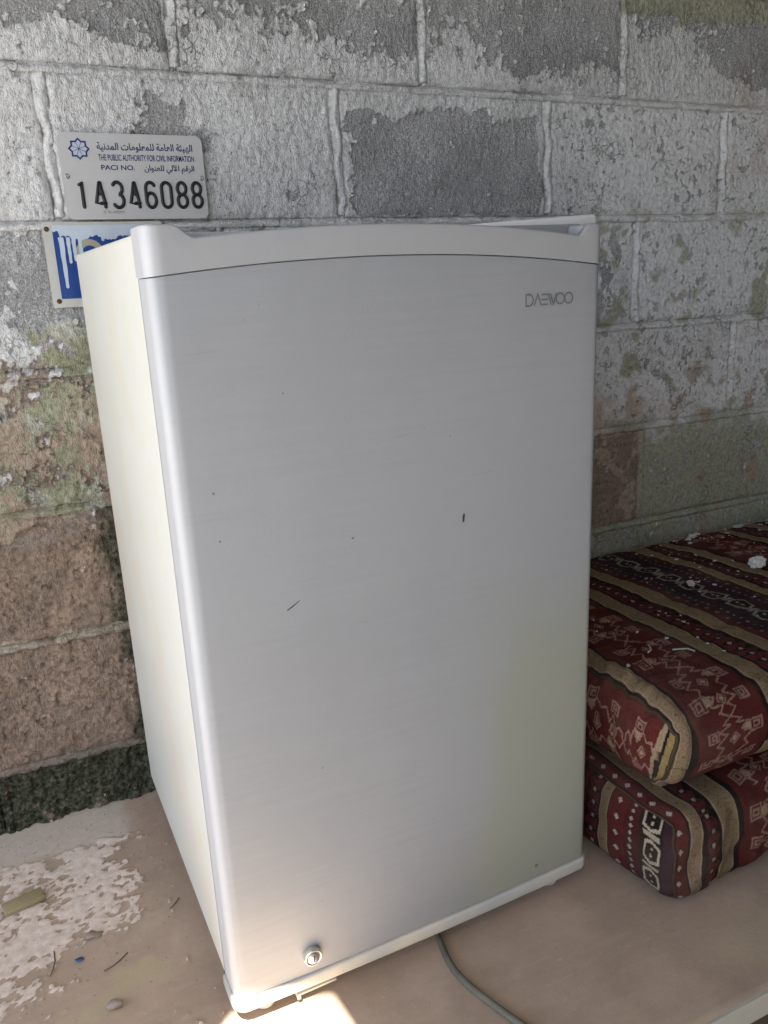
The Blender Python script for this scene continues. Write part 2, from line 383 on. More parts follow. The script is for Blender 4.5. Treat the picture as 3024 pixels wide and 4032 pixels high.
def head_y(x0, x1):
    def f(X, Z, p, dk):
        t = (X - x0) / (x1 - x0) + 0.34 * fbm(X * 0, Z, 16, 4, 83) + 0.12 * fbm(X, Z, 60, 3, 85)
        prof = -0.012 * (1 - sstep(0.12, 0.42, t)) * np.clip(0.7 + 0.9 * fbm(X * 0, Z, 9, 3, 87), 0.1, 1.4) + 0.0042 * np.exp(-((t - 0.66) / 0.24) ** 2) - 0.0022 + 0.0012 * fbm(X, Z, 55, 4, 88)
        return -(prof + wall_relief(X, Z, p, dk, True) + 0.001 * fbm(X, Z, 40, 3, 84))
    return f
for r, z in enumerate(ZJ):
    vis = -0.05 < z < 1.35
    wall_piece('mortar_bed', -1.7, 2.7, z - 0.0085, z + 0.0085, 0.004 if vis else 0.03, bed_y(z - 0.0085, z + 0.0085))
for r, js in ROWJ.items():
    for j in js:
        vis = -0.16 < j < 1.6 and -0.1 < ZJ[r] < 1.3
        wall_piece('mortar_head', j - 0.009, j + 0.009, ZJ[r] + 0.0086, ZJ[r + 1] - 0.0086, 0.003 if vis else 0.03, head_y(j - 0.009, j + 0.009))
# curled paint edges standing off along the rims of the bare patches
fr_rng = np.random.RandomState(4)
cx_ = fr_rng.uniform(-0.12, 1.58, 26000); cz_ = fr_rng.uniform(0.50, 1.30, 26000)
pp, bb, oo, dd = wall_masks(cx_, cz_); keep = np.where((pp > 0.0) & (pp < 0.07))[0][:900]
e_ = 0.002; gx = wall_masks(cx_[keep] + e_, cz_[keep])[0] - pp[keep]; gz = wall_masks(cx_[keep], cz_[keep] + e_)[0] - pp[keep]
fv = []; ff = []; fa = [[], [], [], []]
for n_, i_ in enumerate(keep):
    g_ = np.hypot(gx[n_], gz[n_]) + 1e-9; nx_, nz_ = -gx[n_] / g_, -gz[n_] / g_; tx_, tz_ = -nz_, nx_
    L1 = fr_rng.uniform(0.002, 0.0055); W1 = fr_rng.uniform(0.002, 0.006); up = fr_rng.uniform(0.0012, 0.0045); o_ = len(fv)
    for a_ in range(3):
        for b_ in (-1, 0, 1):
            wv_ = W1 * (1 - 0.35 * a_ / 2) * b_ * fr_rng.uniform(0.7, 1.2); ln_ = L1 * (a_ / 2) * fr_rng.uniform(0.8, 1.2) - 0.0012
            fv.append((cx_[i_] + nx_ * ln_ + tx_ * wv_ - 0.7, -0.0022 - up * (a_ / 2) ** 1.7 - 0.03, cz_[i_] + nz_ * ln_ + tz_ * wv_))
            for q_, val in enumerate((1.0, bb[i_], oo[i_], 0.0)): fa[q_].append(val)
    for a_ in range(2):
        for b_ in range(2): k_ = o_ + a_ * 3 + b_; ff.append((k_, k_ + 1, k_ + 4, k_ + 3))
fme = mesh('lifted_paint', fv, ff)
for nm, arr_ in zip(('paint', 'brown', 'olive', 'dark'), fa): fattr(fme, nm, np.array(arr_))
fo_ = obj('lifted_paint', fme, WALLM, wall); fo_['kind'] = 'stuff'
core = box_mesh('wall_core', -1.7 - 0.7, 2.7 - 0.7, 0.0, 0.14, -0.5, 2.1)
obj('wall_core', core, simple('wall_core_concrete', (0.25, 0.24, 0.23), 0.95, 0.1), wall, False)

# ------------------------------------------------------------------ ledge
def ledge_material():
    m = NT('dusty_ledge', 0.85, 0.25)
    fine = m.noise(500, 4, 0.65); mid = m.noise(90, 5, 0.6); big = m.noise(7, 5, 0.6); st = m.noise(30, 4, 0.6, stretch=(0.35, 2.2, 1))
    base = m.ramp(big, [(0.3, (0.34, 0.25, 0.175)), (0.55, (0.43, 0.32, 0.228)), (0.75, (0.50, 0.38, 0.28))])
    base = m.mix(m.math('MULTIPLY', m.sm(st, 0.45, 0.75), 0.35), base, (0.48, 0.385, 0.30))
    base = m.mix(m.sm(fine, 0.66, 0.74), base, (0.13, 0.095, 0.075))
    base = m.mix(m.math('MULTIPLY', m.sm(mid, 0.60, 0.72), 0.5), base, (0.43, 0.37, 0.30))
    gr_ = m.noise(900, 3, 0.7); base = m.mix(m.math('MULTIPLY', m.sm(gr_, 0.42, 0.62), 0.35), base, (0.46, 0.37, 0.29)); base = m.mix(m.math('MULTIPLY', m.sm(m.noise(3.2, 6, 0.65), 0.48, 0.66), 0.45), base, (0.24, 0.18, 0.135)); sc2 = m.noise(26, 4, 0.55, stretch=(0.5, 3.0, 1), dist=3.0); base = m.mix(m.math('MULTIPLY', m.sm(sc2, 0.66, 0.70), 0.4), base, (0.52, 0.44, 0.36))
    strip = m.mix(m.sm(mid, 0.3, 0.75), (0.50, 0.44, 0.35), (0.58, 0.50, 0.41))
    base = m.mix(m.attr('strip').outputs['Fac'], base, strip)
    cr = m.ramp(mid, [(0.3, (0.52, 0.425, 0.345)), (0.6, (0.70, 0.595, 0.50))])
    cr = m.mix(m.sm(fine, 0.60, 0.70), cr, (0.33, 0.26, 0.22))
    pm = m.math('ADD', m.attr('crust').outputs['Fac'], m.math('MULTIPLY', m.math('SUBTRACT', fine, 0.5), 0.25))
    mask = m.sm(pm, -0.02, 0.02)
    c = m.mix(mask, base, cr)
    c = m.mix(m.attr('yellow').outputs['Fac'], c, (0.44, 0.36, 0.22))
    m.color(c)
    m.normal(m.bump(m.math('ADD', m.math('ADD', m.math('MULTIPLY', mask, 0.5), m.math('MULTIPLY', fine, 0.22)), m.math('MULTIPLY', mid, 0.3)), 0.0014, 0.8))
    return m.m
LEDGEM = ledge_material()
def ledge_sheet(name, x0, x1, y0, y1, res, parent=None, off=(0, 0, 0)):
    nx = int((x1 - x0) / res) + 1; ny = int((y1 - y0) / res) + 1
    X, Y = np.meshgrid(np.linspace(x0, x1, nx), np.linspace(y0, y1, ny), indexing='ij')
    n1 = fbm(X, Y, 16, 5, 101); n2 = fbm(X, Y, 55, 4, 102); n3 = fbm(X, Y, 4, 3, 103)
    # strip of clean screed by the wall, then a sandy crust, then trodden brown
    ys = -0.075 - 0.25 * np.clip(X + 0.11, -1, 1) * 0.0
    strip = sstep(-0.105, -0.085, Y + 0.012 * n1) * (1 - sstep(0.055, 0.10, X + 0.02 * n1)) * 0.9
    crust = 0.50 * boxm(X, Y, -2.0, 0.065, -0.29, -0.07, 0.035) + 0.34 * boxm(X, Y, -2.0, -0.03, -0.37, -0.26, 0.03) + 0.15 * boxm(X, Y, -2.0, -0.07, -0.50, -0.34, 0.03)
    crust = crust * 1.75 - 0.40 + 0.50 * n1 + 0.28 * n2 - 0.35 * sstep(0.1, 0.4, fbm(X * 0.7 + 0.7 * Y, Y - 0.35 * X, 42, 3, 107))
    pits = fbm(X * 0.8 + 0.5 * Y, Y - 0.3 * X, 75, 3, 120); zone = fbm(X, Y, 10, 3, 121)
    crust = crust - 1.6 * np.clip(pits - 0.22 + 0.35 * zone, 0, 1)
    crust = crust - 0.9 * np.clip(fbm(X * 0.8 + 0.5 * Y, Y - 0.3 * X, 150, 2, 123) - 0.25 + 0.3 * zone, 0, 1)
    spots = fbm(X, Y, 95, 3, 122); crust = np.where(X + 0.03 * n1 < 0.125, np.maximum(crust, 1.5 * (spots - 0.80)), np.minimum(crust, -0.5))
    crust = np.where(strip > 0.5, crust - 0.25, crust)
    cmask = sstep(-0.05, 0.05, crust)
    yel = 0.75 * sstep(0.15, 0.5, fbm(X, Y, 9, 3, 109)) * (1 - sstep(0.05, 0.1, X)) * (1 - sstep(-0.33, -0.25, Y)) + 0.5 * sstep(0.1, 0.5, fbm(X, Y, 6, 3, 110) + 0.3) * sstep(0.45, 0.62, X - 0.2 * (Y + 0.7)) * (1 - sstep(-0.70, -0.62, Y))
    edge = 1 - sstep(0.0, 0.010, Y + 0.752)
    h = 0.0010 * n3 + 0.0016 * cmask + 0.0006 * cmask * n2 - 0.004 * edge ** 2
    v = np.stack([X, Y, h - 0.0012], -1).reshape(-1, 3)
    me = np_mesh(name, v, grid_quads(nx, ny))
    fattr(me, 'strip', strip); fattr(me, 'crust', crust); fattr(me, 'yellow', np.clip(yel, 0, 1))
    return me
ledge = obj('ledge', ledge_sheet('ledge', -1.7, 2.7, -0.752, 0.02, 0.0034), LEDGEM)
tag(ledge, kind='structure')
slab = obj('slab', box_mesh('slab', -1.7, 2.7, -0.748, 0.02, -0.035, -0.006), LEDGEM, ledge, False)
obj('edge_strip', box_mesh('edge_strip', -1.7, 2.7, -0.754, -0.748, -0.034, -0.0035, 0.001), simple('edge_strip_paint', (0.50, 0.46, 0.36), 0.6, 0.3, 0.3, 30), ledge, False)
obj('base', box_mesh('base', -1.7, 2.7, -0.70, 0.02, -0.45, -0.036), simple('base_brown', (0.10, 0.07, 0.05), 0.9, 0.1), ledge, False)

# ------------------------------------------------------------------ ground, and unseen blockers added out of frame to shade the corner
def sand_material(name, c0, c1):
    m = NT(name, 0.95, 0.1); a = m.noise(3, 6); b = m.noise(60, 4)
    m.color(m.mix(m.math('MULTIPLY', m.math('ADD', a, b), 0.5), c0, c1)); m.normal(m.bump(b, 0.01, 0.5)); return m.m
g = obj('ground', mesh('ground', [(-60, -60, -0.45), (60, -60, -0.45), (60, 60, -0.45), (-60, 60, -0.45)], [(0, 1, 2, 3)]), sand_material('sandy_ground', (0.20, 0.190, 0.178), (0.28, 0.268, 0.252)), None, False)
tag(g, kind='structure')
# unseen overhead blocker, added for shade and cut open for the sun patch
ZR = 1.95
sx, sy = SDIR.x / SDIR.z * ZR, SDIR.y / SDIR.z * ZR
RX0, RX1, RY0, RY1 = -1.9, 3.2, -2.3, 0.3
# outline of the cut-out, shaped as the sun patch it throws on the ledge
HOLE = [(-0.30, -0.86), (0.265, -0.86), (0.234, -0.527), (0.130, -0.498)]
outer = [(RX0, RY0), (RX1, RY0), (RX1, RY1), (RX0, RY1)]
rv = []; rf = []
for z in (ZR, ZR + 0.004):
    rv += [(x, y, z) for x, y in outer] + [(x + sx, y + sy, z) for x, y in HOLE]
for k in range(4):
    k2 = (k + 1) % 4
    rf += [(k, 4 + k, 4 + k2, k2), (8 + k, 8 + k2, 12 + k2, 12 + k), (k, k2, 8 + k2, 8 + k), (4 + k, 12 + k, 12 + k2, 4 + k2)]
roof_blocker = obj('roof_blocker', mesh('roof_blocker', rv, rf), simple('blocker_board', (0.36, 0.355, 0.345), 0.9, 0.1), None, False); tag(roof_blocker, kind='structure')
side = obj('side_blocker', box_mesh('side_blocker', 2.70, 2.85, -2.3, 0.02, -0.45, ZR), simple('side_blocker_plaster', (0.52, 0.515, 0.50), 0.95, 0.1), None, False)  # added out of view to dim the right side
tag(side, 'plain unseen wall added beyond the cushions to dim the right side', 'wall')
front = obj('front_blocker', box_mesh('front_blocker', -0.50, 3.2, -2.45, -2.32, -0.45, ZR), simple('front_blocker_plaster', (0.52, 0.515, 0.50), 0.95, 0.1), None, False)  # added out of view to hold back light from the front
tag(front, 'plain unseen wall added across from the fridge to cut front light', 'wall')

# ------------------------------------------------------------------ refrigerator
FX, FY, FYAW, W, Z0, HF, DEP = 0.1260, 0.5272, 0.0149, 0.4770, 0.027, 0.819, 0.500
def enamel(name, c, rough, stain, streak=0.0, lit_edge=False):
    m = NT(name, rough, 0.4)
    big = m.noise(5, 5, 0.6); sp = m.noise(160, 2, 0.5); bl = m.noise(7, 6, 0.62, stretch=(1.0, 1.0, 0.55)); bl2 = m.noise(16, 5, 0.6)
    col = m.mix(m.math('MULTIPLY', m.sm(bl, 0.44, 0.72), stain), c, (0.72, 0.60, 0.46))
    col = m.mix(m.math('MULTIPLY', m.sm(bl2, 0.50, 0.74), stain * 0.8), col, (0.66, 0.62, 0.40))
    col = m.mix(m.math('MULTIPLY', m.sm(big, 0.45, 0.8), 0.18), col, tuple(x * 0.86 for x in c))
    col = m.mix(m.math('MULTIPLY', m.sm(sp, 0.745, 0.79), 0.6), col, (0.30, 0.26, 0.21))
    r0 = m.math('ADD', m.math('MULTIPLY', m.noise(14, 5), 0.18), rough - 0.09)
    if streak:
        # blotchy reflections painted into the colour: level streaks breaking up larger smears
        hs = m.noise(26, 4, 0.6, stretch=(0.22, 1, 5.0)); sm_ = m.noise(4.2, 3, 0.5, stretch=(1, 1, 0.7))
        k = m.sm(m.math('ADD', sm_, m.math('MULTIPLY', m.math('SUBTRACT', hs, 0.5), 0.45)), 0.40, 0.60)
        col = m.mix(m.math('MULTIPLY', k, streak), col, tuple(x * 0.72 for x in c))
        scr = m.noise(55, 3, 0.5, stretch=(0.25, 1, 3.0), dist=2.0); col = m.mix(m.math('MULTIPLY', m.sm(scr, 0.70, 0.74), 0.22), col, tuple(x * 0.6 for x in c))
        sep = m.n('ShaderNodeSeparateXYZ'); m.l(m.tc.outputs['Object'], sep.inputs[0])
        yl = m.math('MULTIPLY', m.sm(m.math('ADD', sep.outputs[0], m.math('MULTIPLY', sm_, 0.25)), 0.38, 0.50), m.sm(m.math('ADD', sep.outputs[2], m.math('MULTIPLY', big, 0.2)), 0.60, 0.42))
        col = m.mix(m.math('MULTIPLY', yl, 0.8), col, (c[0] * 0.97, c[1] * 0.98, c[2] * 0.74))
        r0 = m.math('ADD', r0, m.math('MULTIPLY', k, 0.06))
    if lit_edge:      # lit left corner painted in: paler colour blended along that edge
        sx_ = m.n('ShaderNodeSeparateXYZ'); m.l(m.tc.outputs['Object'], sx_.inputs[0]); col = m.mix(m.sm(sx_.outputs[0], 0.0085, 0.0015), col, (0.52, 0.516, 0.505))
    m.color(col); m.l(r0, m.b.inputs['Roughness'])
    if streak: m.b.inputs['Metallic'].default_value = 0.05
    m.normal(m.bump(m.noise(700, 2), 0.0004, 0.35))
    return m.m
M_CAB = enamel('cabinet_enamel', (0.68, 0.672, 0.590), 0.42, 0.52)
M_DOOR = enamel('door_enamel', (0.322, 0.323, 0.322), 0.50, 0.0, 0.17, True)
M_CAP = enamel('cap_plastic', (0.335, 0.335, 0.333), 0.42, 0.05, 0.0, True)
M_WHITE = enamel('worktop_white', (0.74, 0.74, 0.72), 0.42, 0.1)
M_TRIM = enamel('trim_plastic', (0.43, 0.42, 0.375), 0.5, 0.45)
M_GASKET = simple('gasket_grey', (0.36, 0.35, 0.32), 0.7, 0.2)
M_BLACK = simple('black_plastic', (0.02, 0.02, 0.022), 0.5, 0.4)
M_CHROME = simple('lock_metal', (0.62, 0.62, 0.60), 0.28, 0.5, 0.1, 60, 0.9)
M_GREYPRINT = simple('logo_grey', (0.16, 0.16, 0.165), 0.4, 0.4)

fr = empty('refrigerator', (FX + 0.002, -FY, 0.0), FYAW); fr.rotation_euler = (0.034, -0.007, FYAW)
tag(fr, 'small white single door refrigerator with yellowed side standing on the ledge', 'refrigerator')
obj('cabinet', box_mesh('cabinet', 0.002, W - 0.002, 0.056, DEP, Z0 + 0.004, Z0 + HF - 0.006, 0.004, 3), M_CAB, fr)
obj('door_gasket', box_mesh('door_gasket', 0.008, W - 0.008, 0.044, 0.058, Z0 + 0.02, Z0 + HF - 0.015), M_GASKET, fr, False)

def plan(off=0.0, rl=0.015, rr_=0.010, thick=0.046, bow=0.004):
    """outline of the door seen from above, from back left round the front to back right"""
    p = [(0 - off, thick), (0 - off, 0.040)]
    for k in range(11):
        a = math.radians(180 + 90 * k / 10); p.append((rl + (rl + off) * math.cos(a), rl + (rl + off) * math.sin(a)))
    for k in range(1, 24):
        t = k / 24; x = rl + (W - rl - rr_) * t; p.append((x, -off - bow * 4 * t * (1 - t)))
    for k in range(7):
        a = math.radians(270 + 90 * k / 6); p.append((W - rr_ + (rr_ + off) * math.cos(a), rr_ + (rr_ + off) * math.sin(a)))
    p += [(W + off, 0.040), (W + off, thick)]
    return p
def seam(a): t = (a - W / 2) / (W / 2); return 0.802 + 0.014 * (1 - t * t) - 0.007 * a / W
def shell(name, pl, cb, ct, rows=6, close_top=True, close_bot=True, rnd=0.0025):
    v = []; f = []; n = len(pl)
    cx = sum(p[0] for p in pl) / n
    levels = [(0.0, rnd), (rnd * 0.3, rnd * 0.3), (rnd, 0.0)] + [None] * (rows - 1) + [(-rnd, 0.0), (-rnd * 0.3, rnd * 0.3), (0.0, rnd)]
    m = len(levels)
    for j, lv in enumerate(levels):
        for i, (a, b) in enumerate(pl):
            z0, z1 = cb(a), ct(a)
            if lv is None: t = (j - 2) / rows; z = z0 + rnd + (z1 - z0 - 2 * rnd) * t; ins = 0
            elif j < 3: z = z0 + lv[0]; ins = lv[1]
            else: z = z1 + lv[0]; ins = lv[1]
            # inset towards the middle of the thickness
            dx, dy = W / 2 - a, 0.046 - b; w_ = 1.0 if b < 0.03 else 0.0
            v.append((a + (ins if a < 0.02 else (-ins if a > W - 0.02 else 0)), b + ins * w_, z))
    for j in range(m - 1):
        for i in range(n - 1): f.append((j * n + i, j * n + i + 1, (j + 1) * n + i + 1, (j + 1) * n + i))
        f.append((j * n + n - 1, j * n, (j + 1) * n, (j + 1) * n + n - 1))
    if close_bot: f.append(tuple(range(n))[::-1])
    if close_top: f.append(tuple(range((m - 1) * n, m * n)))
    return mesh(name, v, f)
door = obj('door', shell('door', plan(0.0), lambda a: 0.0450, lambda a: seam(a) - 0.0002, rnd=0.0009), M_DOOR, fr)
# cap: front skin with an arched lip, grip pocket behind it
GL, GR = 0.036, W - 0.026
def cap_top(a):
    t = (a - W / 2) / (W / 2); lip = 0.828 + 0.0160 * (1 - t * t)
    s = min(max((a - GL + 0.012) / 0.020, 0), 1) * min(max((GR + 0.008 - a) / 0.014, 0), 1); s = s * s * (3 - 2 * s)
    return 0.8440 * (1 - s) + min(lip, 0.8450) * s - 0.007 * a / W
po = plan(0.0012); pn = []
for (a, b) in po: pn.append((a, b))
fine_plan = []
for i in range(len(pn) - 1):
    seg = 4 if abs(pn[i + 1][0] - pn[i][0]) > 0.012 else 1
    for k in range(seg): fine_plan.append((pn[i][0] + (pn[i + 1][0] - pn[i][0]) * k / seg, pn[i][1] + (pn[i + 1][1] - pn[i][1]) * k / seg))
fine_plan.append(pn[-1])
inner = [(min(max(a, 0.007), W - 0.007), min(b + 0.007, 0.046)) for (a, b) in fine_plan]
ring_plan = fine_plan
def cap_mesh():
    v = []; f = []; n = len(ring_plan)
    for (pl, up, dz) in ((ring_plan, 0, 0), (ring_plan, 0, 0.001), (ring_plan, 0.5, 0), (ring_plan, 1, -0.0022), (ring_plan, 1, -0.0006), (None, 1, 0.0), (inner, 1, 0.0), (inner, 0, 0.005)):
        for i in range(n):
            if pl is None: a = ring_plan[i][0] * 0.75 + inner[i][0] * 0.25; b = ring_plan[i][1] * 0.75 + inner[i][1] * 0.25
            else: a, b = pl[i]
            z_b = seam(ring_plan[i][0]) + 0.0003; zz = z_b + (cap_top(ring_plan[i][0]) - z_b) * up + dz
            if up == 1 and dz == -0.0006: a, b = a * 0.95 + inner[i][0] * 0.05, b * 0.95 + inner[i][1] * 0.05
            v.append((a, b, zz))
    for j in range(7):
        for i in range(n - 1): f.append((j * n + i, j * n + i + 1, (j + 1) * n + i + 1, (j + 1) * n + i))
    return mesh('door_cap', v, f)
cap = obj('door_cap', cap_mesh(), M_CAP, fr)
obj('grip_back', box_mesh('grip_back', 0.001, W - 0.001, 0.034, 0.0465, 0.80, 0.8385, 0.002), M_CAP, cap)
obj('grip_floor', box_mesh('grip_floor', 0.006, W - 0.006, 0.006, 0.0345, 0.806, 0.824), M_CAP, cap)
obj('cap_post', box_mesh('cap_post', 0.006, GL - 0.012, 0.006, 0.0345, 0.82, 0.8360, 0.002), M_CAP, cap)
obj('cap_post', box_mesh('cap_post', GR + 0.006, W - 0.006, 0.006, 0.0345, 0.82, 0.8360, 0.002), M_CAP, cap)
trim = obj('bottom_trim', shell('bottom_trim', plan(0.0030, 0.013), lambda a: 0.0275, lambda a: 0.0443, 3), M_TRIM, fr)
# loose worktop, lifted at its right end
wt = obj('worktop', box_mesh('worktop', 0.075, 0.278, 0.0, 0.44, 0, 0.0125, 0.0035, 3), M_WHITE, fr)
wt.location = (0.233, 0.050, 0.8235); wt.rotation_euler = (0, -0.050, 0)
# lock
lk = obj('lock', lathe('lock', [(0.0115, 0.004), (0.0130, 0.0), (0.0130, -0.0075), (0.0120, -0.0090), (0.0105, -0.0090), (0.0100, -0.0070)], 32, 'Y', (0, 0, 0)), M_CHROME, fr)
lk.location = (0.0885, -0.003, 0.0710); lk.scale = (0.82, 0.82, 0.82)
obj('lock_barrel', lathe('lock_barrel', [(0.0085, 0.0), (0.0085, -0.0095), (0.0078, -0.0102)], 24), M_CHROME, lk)
kh = obj('keyhole', box_mesh('keyhole', -0.0010, 0.0010, -0.0106, -0.0100, -0.0048, 0.0048, 0.0002), M_BLACK, lk)
# feet, hinge bracket, lower hinge cover
for a, b in ((0.038, 0.030), (W - 0.04, 0.030), (0.038, DEP - 0.04), (W - 0.04, DEP - 0.04)):
    ft = obj('foot', lathe('foot', [(0.010, 0.0), (0.0125, 0.002), (0.0125, 0.009), (0.006, 0.0105), (0.006, 0.034)], 20, 'Z'), M_TRIM, fr); ft.location = (a, b, 0.0); ft.location.z = -0.034 * b; ft.scale.z = 1 + 0.034 * b / 0.034
hb = obj('hinge_bracket', box_mesh('hinge_bracket', 0.070, 0.118, 0.004, 0.040, 0.0130, 0.0160, 0.0006), M_TRIM, fr)
obj('bracket_web', box_mesh('bracket_web', 0.074, 0.114, 0.012, 0.016, 0.0155, 0.030), M_TRIM, hb)
obj('bracket_lip', box_mesh('bracket_lip', 0.070, 0.074, 0.004, 0.020, 0.008, 0.0135), M_TRIM, hb)
obj('hinge_cover', box_mesh('hinge_cover', 0.004, 0.03, 0.046, 0.075, 0.012, 0.040, 0.002), M_BLACK, fr)

def ribbon(name, polys, w, y, depth=0.0004, closed=False):
    """flat strokes in the x-z plane looking to -y"""
    v = []; f = []
    for pts in polys:
        cl = (abs(pts[0][0] - pts[-1][0]) < 1e-9 and abs(pts[0][1] - pts[-1][1]) < 1e-9)
        P_ = [Vector((p[0], p[1])) for p in pts]; n = len(P_); o = len(v)
        for i in range(n):
            a = P_[i - 1] if i > 0 else (P_[-2] if cl else None); c = P_[i + 1] if i < n - 1 else (P_[1] if cl else None)
            d1 = (P_[i] - a).normalized() if a is not None else None; d2 = (c - P_[i]).normalized() if c is not None else None
            if d1 is None: d1 = d2
            if d2 is None: d2 = d1
            t = (d1 + d2); t = t.normalized() if t.length > 1e-6 else d1
            nn = Vector((-t.y, t.x)); k = w / 2 / max(0.35, abs(nn.dot(Vector((-d1.y, d1.x)))))
            for s in (1, -1): v.append((P_[i].x + nn.x * k * s, y, P_[i].y + nn.y * k * s))
        for i in range(n - 1): f.append((o + 2 * i, o + 2 * i + 1, o + 2 * i + 3, o + 2 * i + 2))
    return mesh(name, v, f)
def arc(cx, cz, rx, rz, a0, a1, n=16): return [(cx + rx * math.cos(math.radians(a0 + (a1 - a0) * k / n)), cz + rz * math.sin(math.radians(a0 + (a1 - a0) * k / n))) for k in range(n + 1)]
# maker's name on the door
h = 0.0125; lw = 0.0016
letters = []
letters.append([(0, 0), (0, h), (0.004, h)] + arc(0.004, h / 2, 0.0058, h / 2, 90, -90, 12) + [(0, 0)])
letters.append([(0.0112, 0), (0.0160, h), (0.0208, 0)])
for k in (0.0008, h / 2, h - 0.0008): letters.append([(0.0215, k), (0.0300, k)])
letters.append([(0.0305, h), (0.0348, 0)]); letters.append([(0.0335, h), (0.0378, 0), (0.0420, h)])
letters.append(arc(0.0475, h / 2, 0.0056, h / 2 - 0.0004, 0, 360, 24)); letters.append(arc(0.0595, h / 2, 0.0056, h / 2 - 0.0004, 0, 360, 24))
lg = obj('brand_lettering', ribbon('brand_lettering', letters, lw, 0.0), M_GREYPRINT, door, False); lg.scale = (0.92, 1, 0.92); lg.location = (0.376, -0.0034, 0.7575); lg.rotation_euler = (0, 0, 0.010)
# scuffs
def blot(name, pts, a, c, mat, rot=0.0):
    o = obj(name, mesh(name, [(x, 0, z) for x, z in pts], [tuple(range(len(pts)))]), mat, door, False)
    t = min(max((a - 0.026) / (W - 0.036), 0), 1); o.location = (a, -0.0165 * t * (1 - t) - 0.0006, c); o.rotation_euler = (0, rot, 0); return o
M_SCUFF = simple('scuff_dark', (0.06, 0.055, 0.05), 0.8, 0.1); M_SCR = simple('scratch_grey', (0.17, 0.165, 0.16), 0.7, 0.2)
blot('scuff', [(0, -0.0055), (0.0022, -0.004), (0.0032, 0.0035), (0.0016, 0.0052), (0.0002, 0.001)], 0.2945, 0.545, M_SCUFF)
blot('scuff', [(0, -0.0005), (0.006, 0.0024), (0.0135, 0.0074), (0.0140, 0.0084), (0.006, 0.0040), (-0.0004, 0.0006)], 0.0945, 0.4845, M_SCUFF)
rs = random.Random(5)
for k in range(8):
    a, c, s = rs.uniform(0.03, W - 0.02), rs.uniform(0.08, 0.79), rs.choice((0.0005, 0.0006, 0.0007, 0.0010))
    blot('scuff', [(s * math.cos(t * 1.05) * rs.uniform(0.6, 1.3), s * math.sin(t * 1.05) * rs.uniform(0.6, 1.3)) for t in range(6)], a, c, M_SCR)
for (a, c, s) in ((0.035, 0.612, 0.0016), (0.036, 0.566, 0.0013), (0.168, 0.546, 0.0016), (0.118, 0.300, 0.0013), (0.395, 0.064, 0.003)):
    blot('scuff', [(s * math.cos(t * 1.05) * rs.uniform(0.5, 1.2), s * math.sin(t * 1.05) * rs.uniform(0.5, 1.2)) for t in range(6)], a, c, M_SCR)

# power cord, out from under the fridge and over the ledge
cord = obj('power_cord', tube('power_cord', spline([(0.41, -0.40, 0.0055), (0.394, -0.47, 0.0052), (0.385, -0.515, 0.005), (0.379, -0.545, 0.005), (0.378, -0.577, 0.005), (0.387, -0.615, 0.005), (0.402, -0.660, 0.005), (0.425, -0.72, 0.005), (0.445, -0.752, 0.0055), (0.460, -0.772, -0.006), (0.464, -0.779, -0.06), (0.465, -0.779, -0.2)], 8), 0.0042, 12), simple('cord_grey', (0.20, 0.19, 0.145), 0.6, 0.3, 0.8, 45))
tag(cord, 'grey rubber power cord curving out from under the fridge over the ledge', 'cord')

# ------------------------------------------------------------------ number plate
M_PLATE = NT('plate_aluminium', 0.42, 0.4); M_PLATE.color(M_PLATE.mix(M_PLATE.math('MULTIPLY', M_PLATE.noise(30, 4), 0.5), (0.50, 0.50, 0.495), (0.40, 0.40, 0.395))); M_PLATE.b.inputs['Metallic'].default_value = 0.25; M_PLATE = M_PLATE.m
M_INK = simple('navy_ink', (0.012, 0.020, 0.105), 0.5, 0.3); M_BLK = simple('black_enamel', (0.010, 0.010, 0.010), 0.45, 0.4)
PX0, PX1, PZ0, PZ1, PY = 0.1185, 0.3150, 0.9055, 1.0175, -0.0105
PW, PH = PX1 - PX0, PZ1 - PZ0
plate = empty('number_plate', (PX0, PY, PZ0)); tag(plate, 'aluminium address number plate with raised black digits 14346088 screwed to the wall', 'sign')
obj('plate', plate_from_outline('plate', rrect(0, PW, 0, PH, 0.0095), -0.0008, 0.0012), M_PLATE, plate, False)
def pu(u, v): return (u * PW, (1 - v) * PH)
def half_tube(name, polys, r, hgt, y):
    v = []; f = []; m = 7
    for pts in polys:
        cl = math.hypot(pts[0][0] - pts[-1][0], pts[0][1] - pts[-1][1]) < 1e-9; n = len(pts); o = len(v)
        for i, p in enumerate(pts):
            a = pts[i - 1] if i > 0 else (pts[-2] if cl else p); c = pts[i + 1] if i < n - 1 else (pts[1] if cl else p)
            t = Vector((c[0] - a[0], c[1] - a[1])).normalized(); nn = Vector((-t.y, t.x))
            for k in range(m):
                g_ = math.pi * k / (m - 1); v.append((p[0] + nn.x * r * math.cos(g_), y - hgt * math.sin(g_) ** 0.7, p[1] + nn.y * r * math.cos(g_)))
        for i in range(n - 1):
            for k in range(m - 1): f.append((o + i * m + k, o + i * m + k + 1, o + (i + 1) * m + k + 1, o + (i + 1) * m + k))
        if not cl:
            for e, sgn in ((0, -1), (n - 1, 1)):
                p = pts[e]; q = pts[1] if e == 0 else pts[n - 2]; t = Vector((p[0] - q[0], p[1] - q[1])).normalized()
                c = len(v); v.append((p[0] + t.x * r * 0.8, y, p[1] + t.y * r * 0.8))
                for k in range(m - 1):
                    i0, i1 = o + e * m + k, o + e * m + k + 1; f.append((c, i0, i1) if sgn > 0 else (c, i1, i0))
    return mesh(name, v, f)
